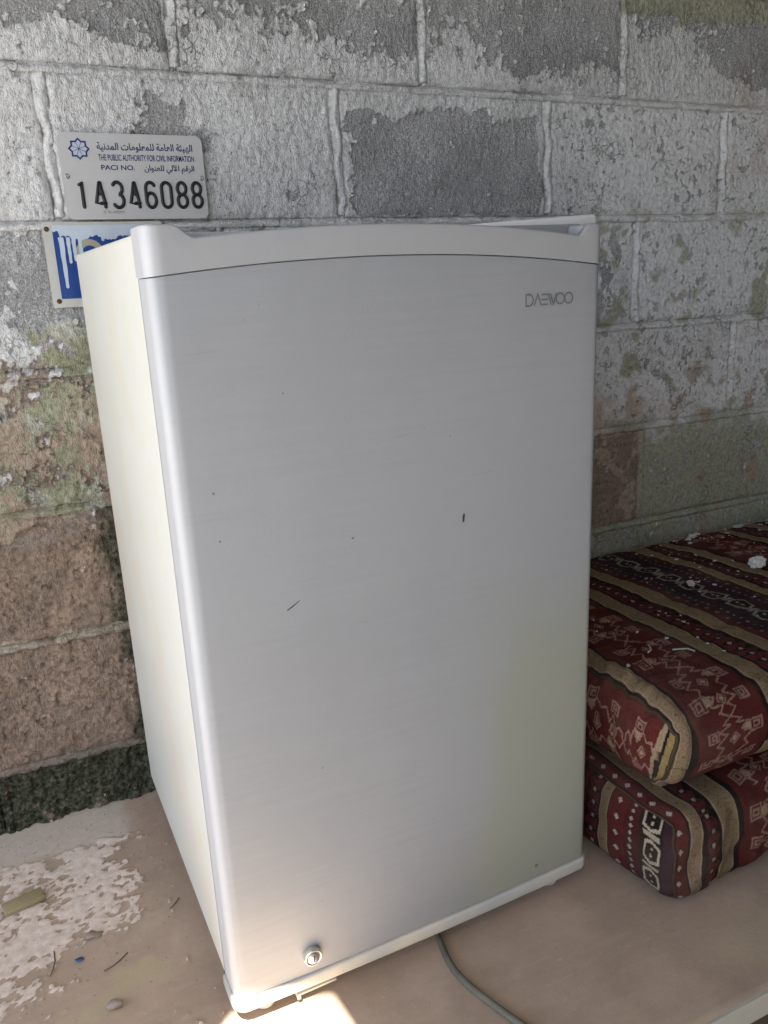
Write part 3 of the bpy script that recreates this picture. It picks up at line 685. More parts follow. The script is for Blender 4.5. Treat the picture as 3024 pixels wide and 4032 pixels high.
def digit(ch, cx, z0, hh, w):
    l, r_, t, b, mz = cx - w / 2, cx + w / 2, z0 + hh, z0, z0 + hh * 0.52
    if ch == '1': return [[(cx - w * 0.28, t - hh * 0.12), (cx, t), (cx, b)]]
    if ch == '4': return [[(cx + w * 0.02, t), (l + w * .02, b + hh * 0.17), (cx, b + hh * .17), (r_, b + hh * 0.17)], [(cx + w * 0.05, t), (cx + w * 0.38, b + hh * 0.15), (cx + w * 0.38, b)], [(cx + w * 0.03, t - hh * .05), (cx + w * 0.08, b + hh * 0.5)]]
    if ch == '3': return [arc(cx, t - hh * 0.25, w * 0.48, hh * 0.25, 150, -80, 14) + arc(cx, b + hh * 0.27, w * 0.52, hh * 0.27, 78, -150, 16)]
    if ch == '6': return [arc(cx, t - hh * 0.25, w * 0.48, hh * 0.25, 25, 180, 10) + [(l + w * 0.02, b + hh * 0.3)] + arc(cx, b + hh * 0.29, w * 0.48, hh * 0.29, 180, 540, 24)]
    if ch == '0': return [arc(cx, t - hh * 0.24, w * 0.48, hh * 0.24, 0, 180, 12) + arc(cx, b + hh * 0.24, w * 0.48, hh * 0.24, 180, 360, 12) + [(cx + w * 0.48, t - hh * 0.24)]]
    if ch == '8': return [arc(cx, t - hh * 0.245, w * 0.44, hh * 0.245, -90, 270, 24), arc(cx, b + hh * 0.26, w * 0.48, hh * 0.26, 90, 450, 24)]
for ch, u in zip('14346088', (0.120, 0.238, 0.358, 0.476, 0.590, 0.703, 0.816, 0.926)):
    cx = u * PW; z0 = pu(0, 0.862)[1]; hh = 0.0335
    d_ = obj('digit', half_tube('digit', digit(ch, cx, z0, hh, 0.0138), 0.00245, 0.0022, -0.0008), M_BLK, plate)
FORMS = {'ا': (0xFE8D, 0xFE8E, 0, 0), 'ل': (0xFEDD, 0xFEDE, 0xFEDF, 0xFEE0), 'ه': (0xFEE9, 0xFEEA, 0xFEEB, 0xFEEC), 'ي': (0xFEF1, 0xFEF2, 0xFEF3, 0xFEF4), 'ئ': (0xFE89, 0xFE8A, 0xFE8B, 0xFE8C), 'ة': (0xFE93, 0xFE94, 0, 0), 'ع': (0xFEC9, 0xFECA, 0xFECB, 0xFECC), 'م': (0xFEE1, 0xFEE2, 0xFEE3, 0xFEE4), 'و': (0xFEED, 0xFEEE, 0, 0), 'ت': (0xFE95, 0xFE96, 0xFE97, 0xFE98), 'د': (0xFEA9, 0xFEAA, 0, 0), 'ن': (0xFEE5, 0xFEE6, 0xFEE7, 0xFEE8), 'ر': (0xFEAD, 0xFEAE, 0, 0), 'ق': (0xFED5, 0xFED6, 0xFED7, 0xFED8), 'ﻵ': (0xFEF5, 0xFEF6, 0, 0)}
def shape_arabic(s):
    out = []
    for w in s.split(' '):
        o = []
        for i, c in enumerate(w):
            f_ = FORMS[c]; pj = i > 0 and FORMS[w[i - 1]][2] != 0; nj = i < len(w) - 1 and f_[2] != 0
            o.append(chr(f_[3] if pj and nj else f_[2] if nj else f_[1] if pj else f_[0]))
        out.append(''.join(o))
    return ' '.join(out)[::-1]
def lettering(name, text, x0, x1, zb, hgt, mat, parent, y=-0.0012, bold=0.0, hmax=None):
    cu = bpy.data.curves.new(name, 'FONT'); cu.body = text; cu.size = 1.0; cu.offset = bold; cu.resolution_u = 4
    to = bpy.data.objects.new(name, cu); COL.objects.link(to)
    dg = bpy.context.evaluated_depsgraph_get(); me = bpy.data.meshes.new_from_object(to.evaluated_get(dg))
    COL.objects.unlink(to); bpy.data.objects.remove(to)
    n = len(me.vertices); co = np.zeros(n * 3, np.float32); me.vertices.foreach_get('co', co); co = co.reshape(-1, 3)
    lo, hi = co.min(0), co.max(0); ref = hmax or 0.70
    out = np.stack([x0 + (co[:, 0] - lo[0]) / (hi[0] - lo[0]) * (x1 - x0), np.full(n, y), zb + co[:, 1] / ref * hgt], 1)
    me.vertices.foreach_set('co', out.astype(np.float32).ravel()); me.update()
    me.materials.clear(); return obj(name, me, mat, parent, False)
lettering('lettering', shape_arabic('الهيئة العامة للمعلومات المدنية'), 0.255 * PW, 0.925 * PW, pu(0, 0.188)[1], 0.0088, M_INK, plate, bold=0.018)
lettering('lettering', 'THE PUBLIC AUTHORITY FOR CIVIL INFORMATION', 0.258 * PW, 0.930 * PW, pu(0, 0.312)[1], 0.0078, M_INK, plate, bold=0.012)
lettering('lettering', 'PACI NO.', 0.268 * PW, 0.50 * PW, pu(0, 0.420)[1], 0.0062, M_INK, plate, bold=0.02)
lettering('lettering', shape_arabic('الرقم اﻵلي للعنوان'), 0.565 * PW, 0.925 * PW, pu(0, 0.425)[1], 0.0072, M_INK, plate, bold=0.02)
M_FAINT = simple('faint_print', (0.22, 0.22, 0.215), 0.6, 0.3)
obj('small_print', ribbon('small_print', [[(0.245 * PW + k * 0.00105, pu(0, 0.93)[1]), (0.245 * PW + k * 0.00105, pu(0, 0.93)[1] + (0.0036 if k % 5 else 0.0018))] for k in range(28) if k not in (4, 5, 11, 12)], 0.0005, -0.0012), M_FAINT, plate, False)
ex, ez = pu(0.135, 0.185); R1 = 0.0128
star = []
for k in range(16):
    a = math.radians(90 + 22.5 * k); r_ = R1 if k % 2 == 0 else R1 * 0.765; star.append((ex + r_ * math.cos(a), ez + r_ * math.sin(a)))
star.append(star[0])
emb = [star]
obj('emblem', ribbon('emblem', emb, 0.0021, -0.0012), M_INK, plate, False)
rays = []
for k in range(8):
    a = math.radians(22.5 + 45 * k); rays.append([(ex, ez), (ex + R1 * 0.72 * math.cos(a), ez + R1 * 0.72 * math.sin(a))])
obj('emblem_rays', ribbon('emblem_rays', rays, 0.0006, -0.00125), M_INK, plate, False)
pet = plate_from_outline('emblem_ground', star[:-1], -0.0010, -0.0004); obj('emblem_ground', pet, simple('pale_blue_print', (0.42, 0.47, 0.56), 0.5, 0.3), plate, False)
M_SCREW = simple('screw_steel', (0.42, 0.41, 0.39), 0.35, 0.5, 0.2, 90, 0.8)
for (u, v) in ((0.032, 0.50), (0.972, 0.505)):
    x, z = pu(u, v); s = obj('screw', lathe('screw', [(0.0034, 0.0), (0.0034, -0.0010), (0.0025, -0.0021), (0.0012, -0.0021), (0.0009, -0.0012)], 18), M_SCREW, plate); s.location = (x, -0.0008, z)

# ------------------------------------------------------------------ blue enamel sign behind the fridge
BX0, BX1, BZ0, BZ1, BY = 0.083, 0.245, 0.789, 0.9025, -0.0085
BW, BH = BX1 - BX0, BZ1 - BZ0
sign = empty('blue_sign', (BX0, BY, BZ0)); tag(sign, 'blue enamel sign with pale border and whitish paint drips half hidden behind the fridge', 'sign')
M_SWHITE = simple('sign_white', (0.50, 0.50, 0.46), 0.4, 0.4, 0.3, 25); M_BLUE = simple('sign_blue', (0.006, 0.045, 0.21), 0.32, 0.5, 0.15, 20)
M_DRIP = simple('drip_paint', (0.48, 0.55, 0.62), 0.5, 0.4, 0.2, 60); M_TAN = simple('sign_symbol_tan', (0.34, 0.33, 0.25), 0.5, 0.4)
obj('plate', plate_from_outline('sign_plate', rrect(0, BW, 0, BH, 0.003), -0.0008, 0.0012), M_SWHITE, sign, False)
obj('enamel_field', plate_from_outline('enamel_field', rrect(0.0125, BW - 0.0125, 0.0115, BH - 0.0085, 0.002), -0.0012, -0.0009), M_BLUE, sign, False)
def drip(x, w, z_top, ln, w_end=None):
    w_end = w_end or w * 0.65; pts = []
    n = 8
    for k in range(n + 1): t = k / n; pts.append((x - (w + (w_end - w) * t) / 2 * (1 + 0.12 * math.sin(k * 2.3 + x * 900)), z_top - ln * t))
    for k in range(5): a = math.pi + math.pi * (k + 0.5) / 5; pts.append((x + w_end / 2 * math.cos(a), z_top - ln + w_end / 2 * math.sin(a)))
    for k in range(n + 1): t = 1 - k / n; pts.append((x + (w + (w_end - w) * t) / 2 * (1 + 0.12 * math.sin(k * 1.7 + x * 700)), z_top - ln * t))
    return pts
# wash of paint along the top and the runs that came down from it
wash = [(0.0125, BH - 0.004)]
xs = np.linspace(0.0125, BW - 0.012, 60)
rw = random.Random(3)
low = [(x, BH - 0.0195 - 0.0025 * math.sin(x * 160) - rw.uniform(0, 0.003) + (0.010 if x < 0.020 else 0)) for x in xs]
wash = [(0.0125, BH - 0.004)] + low + [(BW - 0.012, BH - 0.004)]
obj('paint_wash', plate_from_outline('paint_wash', wash, -0.0018, -0.0013), M_DRIP, sign, False)
for (x, w, ln, we) in ((0.0225, 0.0072, 0.066, 0.004), (0.0315, 0.0052, 0.033, 0.0035), (0.0385, 0.0055, 0.030, 0.004), (0.0470, 0.0050, 0.036, 0.0042), (0.078, 0.005, 0.004, 0.004)):
    obj('paint_drip', plate_from_outline('paint_drip', drip(x, w, BH - 0.020, ln, we), -0.0021, -0.0014), M_DRIP, sign, False)
ring = arc(0.0585, BH - 0.0415, 0.0145, 0.0145, 0, 360, 36)
obj('symbol_ring', ribbon('symbol_ring', [ring], 0.0085, -0.00135), M_TAN, sign, False)
M_NAIL = simple('rusty_nail', (0.07, 0.045, 0.03), 0.8, 0.2)
for (x, z) in ((0.0055, BH - 0.009), (0.0085, 0.0085), (BW - 0.006, BH - 0.008), (BW - 0.006, 0.008)):
    s = obj('nail', lathe('nail', [(0.0034, 0.0), (0.0032, -0.0012), (0.0018, -0.0022)], 14), M_NAIL, sign); s.location = (x, -0.0008, z)

# ------------------------------------------------------------------ kilim cushions
RED = np.array((0.085, 0.015, 0.012)); DRED = np.array((0.060, 0.010, 0.010)); PURP = np.array((0.030, 0.010, 0.018)); TAN = np.array((0.215, 0.150, 0.085))
LTAN = np.array((0.33, 0.24, 0.15)); BLK = np.array((0.010, 0.007, 0.006)); PINK = np.array((0.27, 0.155, 0.115)); CREAM = np.array((0.42, 0.35, 0.25)); OCHRE = np.array((0.26, 0.185, 0.07)); WHT = np.array((0.42, 0.38, 0.33))
def seg_d(u, v, a, b):
    a = np.array(a); b = np.array(b); d = b - a; t = np.clip(((u - a[0]) * d[0] + (v - a[1]) * d[1]) / (d @ d), 0, 1)
    return np.hypot(u - a[0] - t * d[0], v - a[1] - t * d[1])
def motif(u, v, s=1.0):
    """stepped stars, hooked squares and lozenges; u across the field (about +-0.06), v along it, repeating"""
    P_ = 0.118 * s; vv = (v / P_ - np.floor(v / P_)) * P_ - P_ / 2; uu = u
    d = np.full_like(u, 9.0)
    pts = [(0.0, -0.059), (0.018, -0.046), (0.006, -0.040), (0.030, -0.034), (0.014, -0.024), (0.036, -0.012), (0.020, -0.002), (0.030, 0.010), (0.010, 0.018), (0.026, 0.030), (0.004, 0.036), (0.016, 0.046), (0.0, 0.059)]
    for k in range(len(pts) - 1):
        for sg in (1, -1):
            d = np.minimum(d, seg_d(uu, vv, (sg * pts[k][0] * s, pts[k][1] * s), (sg * pts[k + 1][0] * s, pts[k + 1][1] * s)))
    for (cx, cz, hh) in ((0.044, -0.022, 0.011), (-0.044, 0.022, 0.011), (0.040, 0.030, 0.009), (-0.040, -0.030, 0.009)):
        a = np.maximum(abs(uu - cx * s), abs(vv - cz * s)); d = np.minimum(d, abs(a - hh * s)); d = np.minimum(d, abs(a - hh * 0.45 * s))
    for (cx, cz, hh) in ((0.0, -0.012, 0.010), (0.0, 0.026, 0.009)):
        a = abs(uu - cx * s) + abs(vv - cz * s); d = np.minimum(d, abs(a - hh * s)); 
    fill = (abs(uu) + abs(vv + 0.012 * s) < 0.006 * s) | (abs(uu) + abs(vv - 0.026 * s) < 0.005 * s) | ((np.maximum(abs(uu - 0.026 * s), abs(vv + 0.024 * s)) < 0.007 * s)) | ((np.maximum(abs(uu + 0.026 * s), abs(vv - 0.020 * s)) < 0.007 * s))
    return (d < 0.0017 * s), fill
def put(col, m, c): col[m] = c
def band(col, u, v, a, b, kind, seed=0):
    """paint the stripe a <= u < b"""
    m = (u >= a) & (u < b); w = b - a; t = (u - a) / w; x = u - (a + b) / 2
    if kind == 'tan':
        put(col, m, TAN); put(col, m & ((t < 0.10) | (t > 0.90)), BLK); put(col, m & (((t > 0.10) & (t < 0.16)) | ((t > 0.84) & (t < 0.90))), LTAN)
        orn = np.sin(v * 2 * np.pi / 0.019) * np.cos(x * 2 * np.pi / 0.016) + 0.5 * np.sin(v * 2 * np.pi / 0.0075)
        put(col, m & (orn > 0.95) & (abs(x) < w * 0.26), OCHRE * 0.55)
    elif kind == 'zig':
        put(col, m, BLK); ph = v / 0.020 - np.floor(v / 0.020); tri = abs(ph - 0.5) * 2
        put(col, m & (t < tri * 0.9 - 0.02) & (t > 0.06), DRED * 1.5)
        put(col, m & (abs(t - (tri * 0.40 + 0.5)) < 0.09) & (t < 0.93), RED)
        put(col, m & (np.hypot((ph - 0.5) * 0.02, (t - 0.42) * w) < 0.0030), WHT * 0.7)
    elif kind == 'hex':
        put(col, m, PURP); 
        for s in (-1, 1):
            for (o, per, r_, c) in ((0.30, 0.013, 0.0019, WHT * 0.55), (0.42, 0.021, 0.0026, PINK * 0.75)):
                ph = (v / per - np.floor(v / per) - 0.5) * per
                put(col, m & (abs(x - s * o * w) + abs(ph) < r_ * 1.5), c)
        put(col, m & ((abs(t - 0.03) < 0.03) | (abs(t - 0.97) < 0.03)), DRED * 1.3)
        per = 0.052; ph = (v / per - np.floor(v / per) - 0.5) * per; hx = np.maximum(abs(x), abs(x) * 0.5 + abs(ph) * 0.80)
        hw = 0.0175
        put(col, m & (hx < hw) & (hx > hw - 0.0042), WHT * 0.62); put(col, m & (hx < hw - 0.0042), BLK)
        put(col, m & (np.hypot(x, abs(ph) - 0.005) < 0.0026), WHT * 0.8)
        put(col, m & (abs(ph) > per / 2 - 0.004) & (abs(x) < 0.010) & (hx >= hw), WHT * 0.55)
    elif kind == 'field':
        put(col, m, RED); put(col, m & ((t < 0.03) | (t > 0.97)), BLK)
        o, fl = motif(x, v + seed * 0.03, 0.88); put(col, m & fl, LTAN); put(col, m & o, PINK)
    elif kind == 'dots':
        put(col, m, RED); ph = (v / 0.024 - np.floor(v / 0.024) - 0.5) * 0.024
        put(col, m & (abs(x) + abs(ph) < 0.0045), WHT * 0.85)
    elif kind == 'sdots':
        put(col, m, DRED); ph = (v / 0.0105 - np.floor(v / 0.0105) - 0.5) * 0.0105
        put(col, m & (abs(x) + abs(ph) < 0.0036), WHT * 0.8)
    elif kind == 'purp': put(col, m, PURP)
    elif kind == 'chain':
        put(col, m, BLK); per = 0.043; ph = (v / per - np.floor(v / per) - 0.5) * per
        hx = np.maximum(abs(x) / 0.0130, (abs(ph) + 0.42 * abs(x)) / 0.0172)
        put(col, m & (hx < 1) & (hx > 0.72), CREAM); put(col, m & (np.hypot(x, abs(ph) - 0.0050) < 0.0022), CREAM)
        put(col, m & (abs(ph) > per / 2 - 0.0030) & (abs(x) < 0.0125), CREAM * 0.85)

def rounded_box(sx, sy, sz, r, steps):
    """welded grid box of size sx, sy, sz centred on x, y with its foot at z = 0; returns verts, quads and unrounded coordinates"""
    def ax(n, dense, near, far):
        m_ = min(dense, n); a = np.linspace(0, m_, int(m_ / near) + 1); b = np.linspace(m_, n, int((n - m_) / far) + 2)[1:] if n > m_ else []
        return np.concatenate([a, b]) - n / 2
    X, Y, Z = ax(sx, *steps[0]), ax(sy, *steps[1]), ax(sz, *steps[2]); V = []; Q = []; off = 0
    for (A, B, fix, sgn) in ((X, Y, 2, 1), (X, Y, 2, -1), (X, Z, 1, 1), (X, Z, 1, -1), (Y, Z, 0, 1), (Y, Z, 0, -1)):
        a, b = np.meshgrid(A, B, indexing='ij'); c = np.full_like(a, sgn * (sx, sy, sz)[fix] / 2)
        comp = {2: (a, b, c), 1: (a, c, b), 0: (c, a, b)}[fix]
        V.append(np.stack(comp, -1).reshape(-1, 3)); fl = (sgn < 0) if fix != 1 else (sgn > 0)
        Q.append(grid_quads(len(A), len(B), off, fl)); off += len(A) * len(B)
    V = np.concatenate(V); Q = np.concatenate(Q)
    key = np.round(V * 1e5).astype(np.int64); uq, first, inv = np.unique(key, axis=0, return_index=True, return_inverse=True)
    U = V[first]; Q = inv.ravel()[Q]
    half = np.array((sx, sy, sz)) / 2; rr3 = np.minimum(np.array(r), half * 0.98)
    inn = np.clip(U, -(half - rr3), half - rr3); d = (U - inn) / rr3; ln = np.linalg.norm(d, axis=1); mx = np.abs(d).max(1)
    k = np.where(ln > 1e-9, mx / np.maximum(ln, 1e-9), 1.0)
    Pn = inn + d * k[:, None] * rr3
    return Pn, Q, U

M_KILIM = NT('kilim_weave', 0.95, 0.12)
_c = M_KILIM.attr('Col').outputs['Color']; _wv = M_KILIM.noise(520, 3, 0.65); _big = M_KILIM.noise(12, 4)
_c2 = M_KILIM.mix(M_KILIM.math('MULTIPLY', M_KILIM.sm(_wv, 0.38, 0.62), 0.75), _c, M_KILIM.mix(0.5, _c, (0.02, 0.014, 0.01)))
_c2 = M_KILIM.mix(M_KILIM.math('MULTIPLY', M_KILIM.sm(_big, 0.40, 0.7), 0.10), _c2, (0.28, 0.22, 0.17))
M_KILIM.color(_c2); M_KILIM.normal(M_KILIM.bump(_wv, 0.0016, 1.0)); M_KILIM.b.inputs['Sheen Weight'].default_value = 0.0; M_KILIM = M_KILIM.m
M_PIPE = simple('piping_dark', (0.06, 0.045, 0.028), 0.9, 0.1, 0.3, 80)

def end_seam(V3, U, sx, sy, sz):
    m = (abs(U[:, 0] + sx / 2) < 1e-6) & ((abs(abs(U[:, 1]) - sy / 2) < 1e-6) | (abs(abs(U[:, 2]) - sz / 2) < 1e-6))
    p = V3[m]; u = U[m]; o = np.argsort(np.arctan2(u[:, 2] / sz, u[:, 1] / sy)); p = p[o][::2]
    return [tuple(q) for q in p] + [tuple(p[0])]
def cushion_upper():
    sx, sy, sz = 1.05, 0.590, 0.142
    Pn, Q, U = rounded_box(sx, sy, sz, (0.026, 0.046, 0.058), ((0.22, 0.0017, 0.0023), (0.20, 0.0017, 0.0024), (9, 0.0018, 1)))
    x, y, z = Pn[:, 0] + sx / 2, Pn[:, 1], Pn[:, 2]
    col = np.tile(RED, (len(U), 1)).astype(float)
    ux = U[:, 0] + sx / 2
    # distance across the width, carried on round the front edge
    vv = np.where(U[:, 1] > -sy / 2 + 1e-6, -U[:, 1], sy / 2 + (sz / 2 - U[:, 2]))
    endf = ux < 1e-6
    a = 0.004; seq = (('tan', 0.024), ('field', 0.128), ('tan', 0.036), ('zig', 0.040), ('tan', 0.036), ('hex', 0.136), ('tan', 0.033), ('zig', 0.034), ('tan', 0.034), ('field', 0.128), ('tan', 0.036), ('zig', 0.040), ('tan', 0.036), ('hex', 0.136), ('tan', 0.03), ('field', 0.2))
    for kind, w in seq: band(col, np.where(endf, -1, ux), vv + 0.02 * np.sin(ux * 9), a, a + w, kind); a += w
    # end panel: red with a large motif, ochre gusset towards the front
    ey, ez = -U[:, 1], U[:, 2]
    e = endf | (ux < 0.004); put(col, e, RED * 1.25)
    o, fl = motif((ez + 0.004) * 0.95, ey - 0.010, 0.80); put(col, e & fl, LTAN * 1.1); put(col, e & o, PINK * 1.25)
    g = e & (ey > sy / 2 - 0.030 + 0.10 * (ez + 0.02)); put(col, g, OCHRE); put(col, e & (abs(ey - (sy / 2 - 0.030 + 0.10 * (ez + 0.02))) < 0.003), BLK); put(col, e & (abs(ey - (sy / 2 - 0.036 + 0.10 * (ez + 0.02))) < 0.0035), LTAN)
    put(col, (ez > sz / 2 - 0.005) & e, BLK)
    # filling: the middle is crowned, the front droops, folds
    nx = ux / sx; cy = U[:, 1] / (sy / 2)
    z = z + (z > 0) * (0.010 * (1 - cy ** 4) - 0.012 * np.clip(-cy - 0.62, 0, 1) ** 1.3 * 1.5) + 0.0028 * fbm(ux, U[:, 1], 9, 3, 201) + 0.0022 * fbm(ux * 0.6, U[:, 1], 26, 2, 202)
    y = y - 0.006 * np.cos(U[:, 2] / sz * np.pi) * (U[:, 1] < -sy / 2 + 0.03)
    bot = np.clip(0.5 - U[:, 2] / sz, 0, 1); y = y + 0.045 * bot ** 1.5 * np.clip(-cy * 2.2 - 1.2, 0, 1); x = x + 0.012 * bot * np.clip(1 - ux / 0.1, 0, 1)
    x = x - 0.010 * np.cos(U[:, 2] / sz * np.pi) * (ux < 0.03) + 0.004 * fbm(U[:, 1], U[:, 2], 8, 2, 203) * (ux < 0.05)
    # the weave is drawn in along each stripe edge and puckers towards the end seam
    aa = 0.004
    for kind, w in seq:
        z = z - 0.0016 * np.exp(-((ux - aa) / 0.006) ** 2) * (U[:, 2] > 0); y = y + 0.0012 * np.exp(-((ux - aa) / 0.006) ** 2) * (U[:, 1] < -sy / 2 + 0.02); aa += w
    z = z + 0.0016 * np.exp(-ux / 0.05) * np.sin(U[:, 1] * 210 + 3 * fbm(ux, U[:, 1], 12, 2, 205)) * (U[:, 2] > 0) + 0.0013 * fbm(ux, U[:, 1], 48, 3, 206) * (U[:, 2] > 0)
    x = x + 0.0025 * fbm(U[:, 1], U[:, 2], 30, 3, 207) * (ux < 0.02)
    V3 = np.stack([x, y, z + sz / 2], 1)
    me = np_mesh('cushion_body', V3, Q); cattr(me, 'Col', col); return me, end_seam(V3, U, sx, sy, sz)
cu = empty('floor_cushion', (0.682, -0.312, 0.1195)); tag(cu, 'red kilim floor cushion lying on top of another one, strewn with paint flakes', 'cushion')
_me, _path = cushion_upper(); obj('cushion_body', _me, M_KILIM, cu); obj('piping', tube('piping', _path, 0.0026, 7), M_PIPE, cu)
def cushion_lower():
    sx, sy, sz = 1.10, 0.590, 0.130
    Pn, Q, U = rounded_box(sx, sy, sz, (0.024, 0.024, 0.026), ((0.24, 0.0016, 0.004), (0.16, 0.0016, 0.005), (9, 0.0017, 1)))
    x, y, z = Pn[:, 0] + sx / 2, Pn[:, 1], Pn[:, 2]
    col = np.tile(DRED, (len(U), 1)).astype(float); ux = U[:, 0] + sx / 2; vv = U[:, 2] + 0.01
    endf = ux < 1e-6
    uf = np.where(endf, -9, ux); a = 0.0
    for kind, w in (('dots', 0.027), ('tan', 0.024), ('zig', 0.024), ('tan', 0.046), ('field', 0.135), ('tan', 0.036), ('zig', 0.03), ('tan', 0.03), ('hex', 0.13), ('tan', 0.03), ('zig', 0.03), ('tan', 0.04), ('field', 0.14), ('tan', 0.036), ('zig', 0.04), ('hex', 0.14)):
        band(col, uf, np.where(abs(U[:, 2]) > sz / 2 - 1e-6, U[:, 1], vv), a, a + w, kind, 1); a += w
    ue = np.where(endf, U[:, 1] + sy / 2, -9); a = 0.0
    for kind, w in (('purp', 0.018), ('chain', 0.033), ('sdots', 0.022), ('dots', 0.028), ('tan', 0.020), ('zig', 0.024), ('hex', 0.12), ('tan', 0.03), ('field', 0.13), ('tan', 0.04), ('hex', 0.14)):
        band(col, ue, vv, a, a + w, kind, 2); a += w
    k = np.cos(U[:, 2] / sz * np.pi)
    y = y - (U[:, 1] < -sy / 2 + 0.05) * (0.010 * k + 0.007 * fbm(ux, U[:, 2], 14, 3, 211) - 0.004 * np.sin(ux * 70) * k)
    x = x - (ux < 0.05) * (0.012 * k + 0.005 * fbm(U[:, 1], U[:, 2], 12, 3, 212))
    y = y - 0.018 * np.exp(-(ux / 0.13) ** 2) * np.clip(-U[:, 1] / sy * 2, 0, 1)
    # the corner is tucked in at the foot
    cx = np.clip(1 - ux / 0.10, 0, 1) * np.clip(1 - (U[:, 1] + sy / 2) / 0.10, 0, 1) * np.clip(0.5 - U[:, 2] / sz, 0, 1)
    x = x + 0.010 * cx; y = y + 0.002 * cx
    me = np_mesh('cushion_body', np.stack([x, y, z + sz / 2 + 0.0015 * fbm(ux, U[:, 1], 12, 2, 213) * (U[:, 2] > -sz / 2 + 0.01)], 1), Q); cattr(me, 'Col', col); return me, end_seam(np.stack([x, y, z + sz / 2], 1), U, sx, sy, sz)
cl = empty('floor_cushion', (0.663, -0.302, 0.0)); tag(cl, 'striped kilim floor cushion on the ledge carrying another cushion', 'cushion')
_me, _path = cushion_lower(); obj('cushion_body', _me, M_KILIM, cl); obj('piping', tube('piping', _path, 0.0020, 7), M_PIPE, cl)

# ------------------------------------------------------------------ small litter
def chip_mesh(name, s, seed, thick=0.0010, curl=0.0015):
    rr = random.Random(seed); n = 7; top = []; 
    for k in range(n):
        a = 2 * math.pi * k / n + rr.uniform(-0.25, 0.25); r_ = s * rr.uniform(0.45, 1.05); top.append((r_ * math.cos(a) * 1.2, r_ * math.sin(a) * 0.8, thick + curl * rr.uniform(0, 1)))
    v = [(0, 0, thick)] + top + [(x, y, z - thick * 0.9) for x, y, z in top] + [(0, 0, 0)]
    f = [(0, 1 + k, 1 + (k + 1) % n) for k in range(n)] + [(1 + k, 1 + n + k, 1 + n + (k + 1) % n, 1 + (k + 1) % n) for k in range(n)] + [(2 * n + 1, 1 + n + (k + 1) % n, 1 + n + k) for k in range(n)]
    return mesh(name, v, f)
M_FLAKE = simple('flake_white', (0.62, 0.60, 0.55), 0.8, 0.2, 0.4, 120)
chips = [chip_mesh('paint_flake', 0.0042, k) for k in range(6)]
DG = bpy.context.evaluated_depsgraph_get(); DG.update()
def drop(x, y, z0=1.0):
    ok, loc, nrm, *_ = SC.ray_cast(DG, Vector((x, y, z0)), Vector((0, 0, -1)))
    return loc.z if ok else 0.0
rf_ = random.Random(21)
spots = [(1.024, -0.279, 2.6), (1.247, -0.057, 3.0), (1.225, -0.07, 2.0), (1.27, -0.05, 1.8), (1.376, -0.059, 3.2), (1.40, -0.05, 2.2), (0.716, -0.47, 1.0), (0.828, -0.424, 1.1), (0.889, -0.397, 1.0), (1.20, -0.10, 1.2)]
for (cx, cy_, rx, ry, n_) in ((1.24, -0.06, 0.06, 0.03, 22), (1.40, -0.055, 0.10, 0.025, 22), (1.03, -0.28, 0.03, 0.02, 5), (1.10, -0.15, 0.12, 0.10, 12)):
    for k in range(n_): spots.append((cx + rf_.gauss(0, rx), min(-0.02, cy_ + rf_.gauss(0, ry)), rf_.choice((0.5, 0.7, 0.9, 1.3))))
while len(spots) < 130:
    x, y = rf_.uniform(0.74, 1.55), rf_.uniform(-0.55, -0.02)
    spots.append((x, y, rf_.choice((0.35, 0.45, 0.55, 0.7)) * (1.5 if y > -0.12 and rf_.random() < 0.4 else 1)))
for k, (x, y, s) in enumerate(spots):
    o = bpy.data.objects.new('paint_flake', chips[k % 6]); COL.objects.link(o)
    if not chips[k % 6].materials: chips[k % 6].materials.append(M_FLAKE)
    o.location = (x, y, drop(x, y) + 0.0002); o.scale = (s, s, max(0.7, s * 0.7)); o.rotation_euler = (rf_.uniform(-.1, .1), rf_.uniform(-.1, .1), rf_.uniform(0, 6.3))
    if k < 5: tag(o, 'large curled paint flake on the upper cushion, %s' % ('on the dark hexagon band', 'edge by the wall', 'wall side beside a larger flake', 'wall side amid smaller flakes', 'far wall side beyond the tuft')[k], 'paint flake')
    elif y > -0.13: tag(o, 'small whitish paint flake on the upper cushion close to the wall', 'paint flake', 'paint flakes on the cushion along the wall')
    else: tag(o, 'small whitish paint flake strewn over the stripes of the upper cushion', 'paint flake', 'paint flakes strewn over the upper cushion')
def lump(name, r, n, seed, mat):
    import bmesh
    rr = random.Random(seed); bm = bmesh.new()
    for k in range(n):
        m4 = Matrix.Translation((rr.uniform(-r, r) * 0.75, rr.uniform(-r, r) * 0.6, r * rr.uniform(0.35, 1.0))) @ Matrix.Rotation(rr.uniform(0, 3), 4, 'X') @ Matrix.Diagonal((rr.uniform(.6, 1.6), rr.uniform(.6, 1.2), rr.uniform(.5, 1.3), 1))
        bmesh.ops.create_icosphere(bm, subdivisions=2, radius=r * rr.uniform(0.13, 0.36), matrix=m4)
    me = bpy.data.meshes.new(name); bm.to_mesh(me); bm.free(); return obj(name, me, mat)
o = lump('cotton_tuft', 0.0155, 60, 4, simple('cotton_white', (0.72, 0.72, 0.66), 0.95, 0.1, 0.2, 200)); o.location = (1.183, -0.276, drop(1.183, -0.276) - 0.001)
tag(o, 'white fluffy tuft of stuffing lying on the upper kilim cushion', 'tuft')
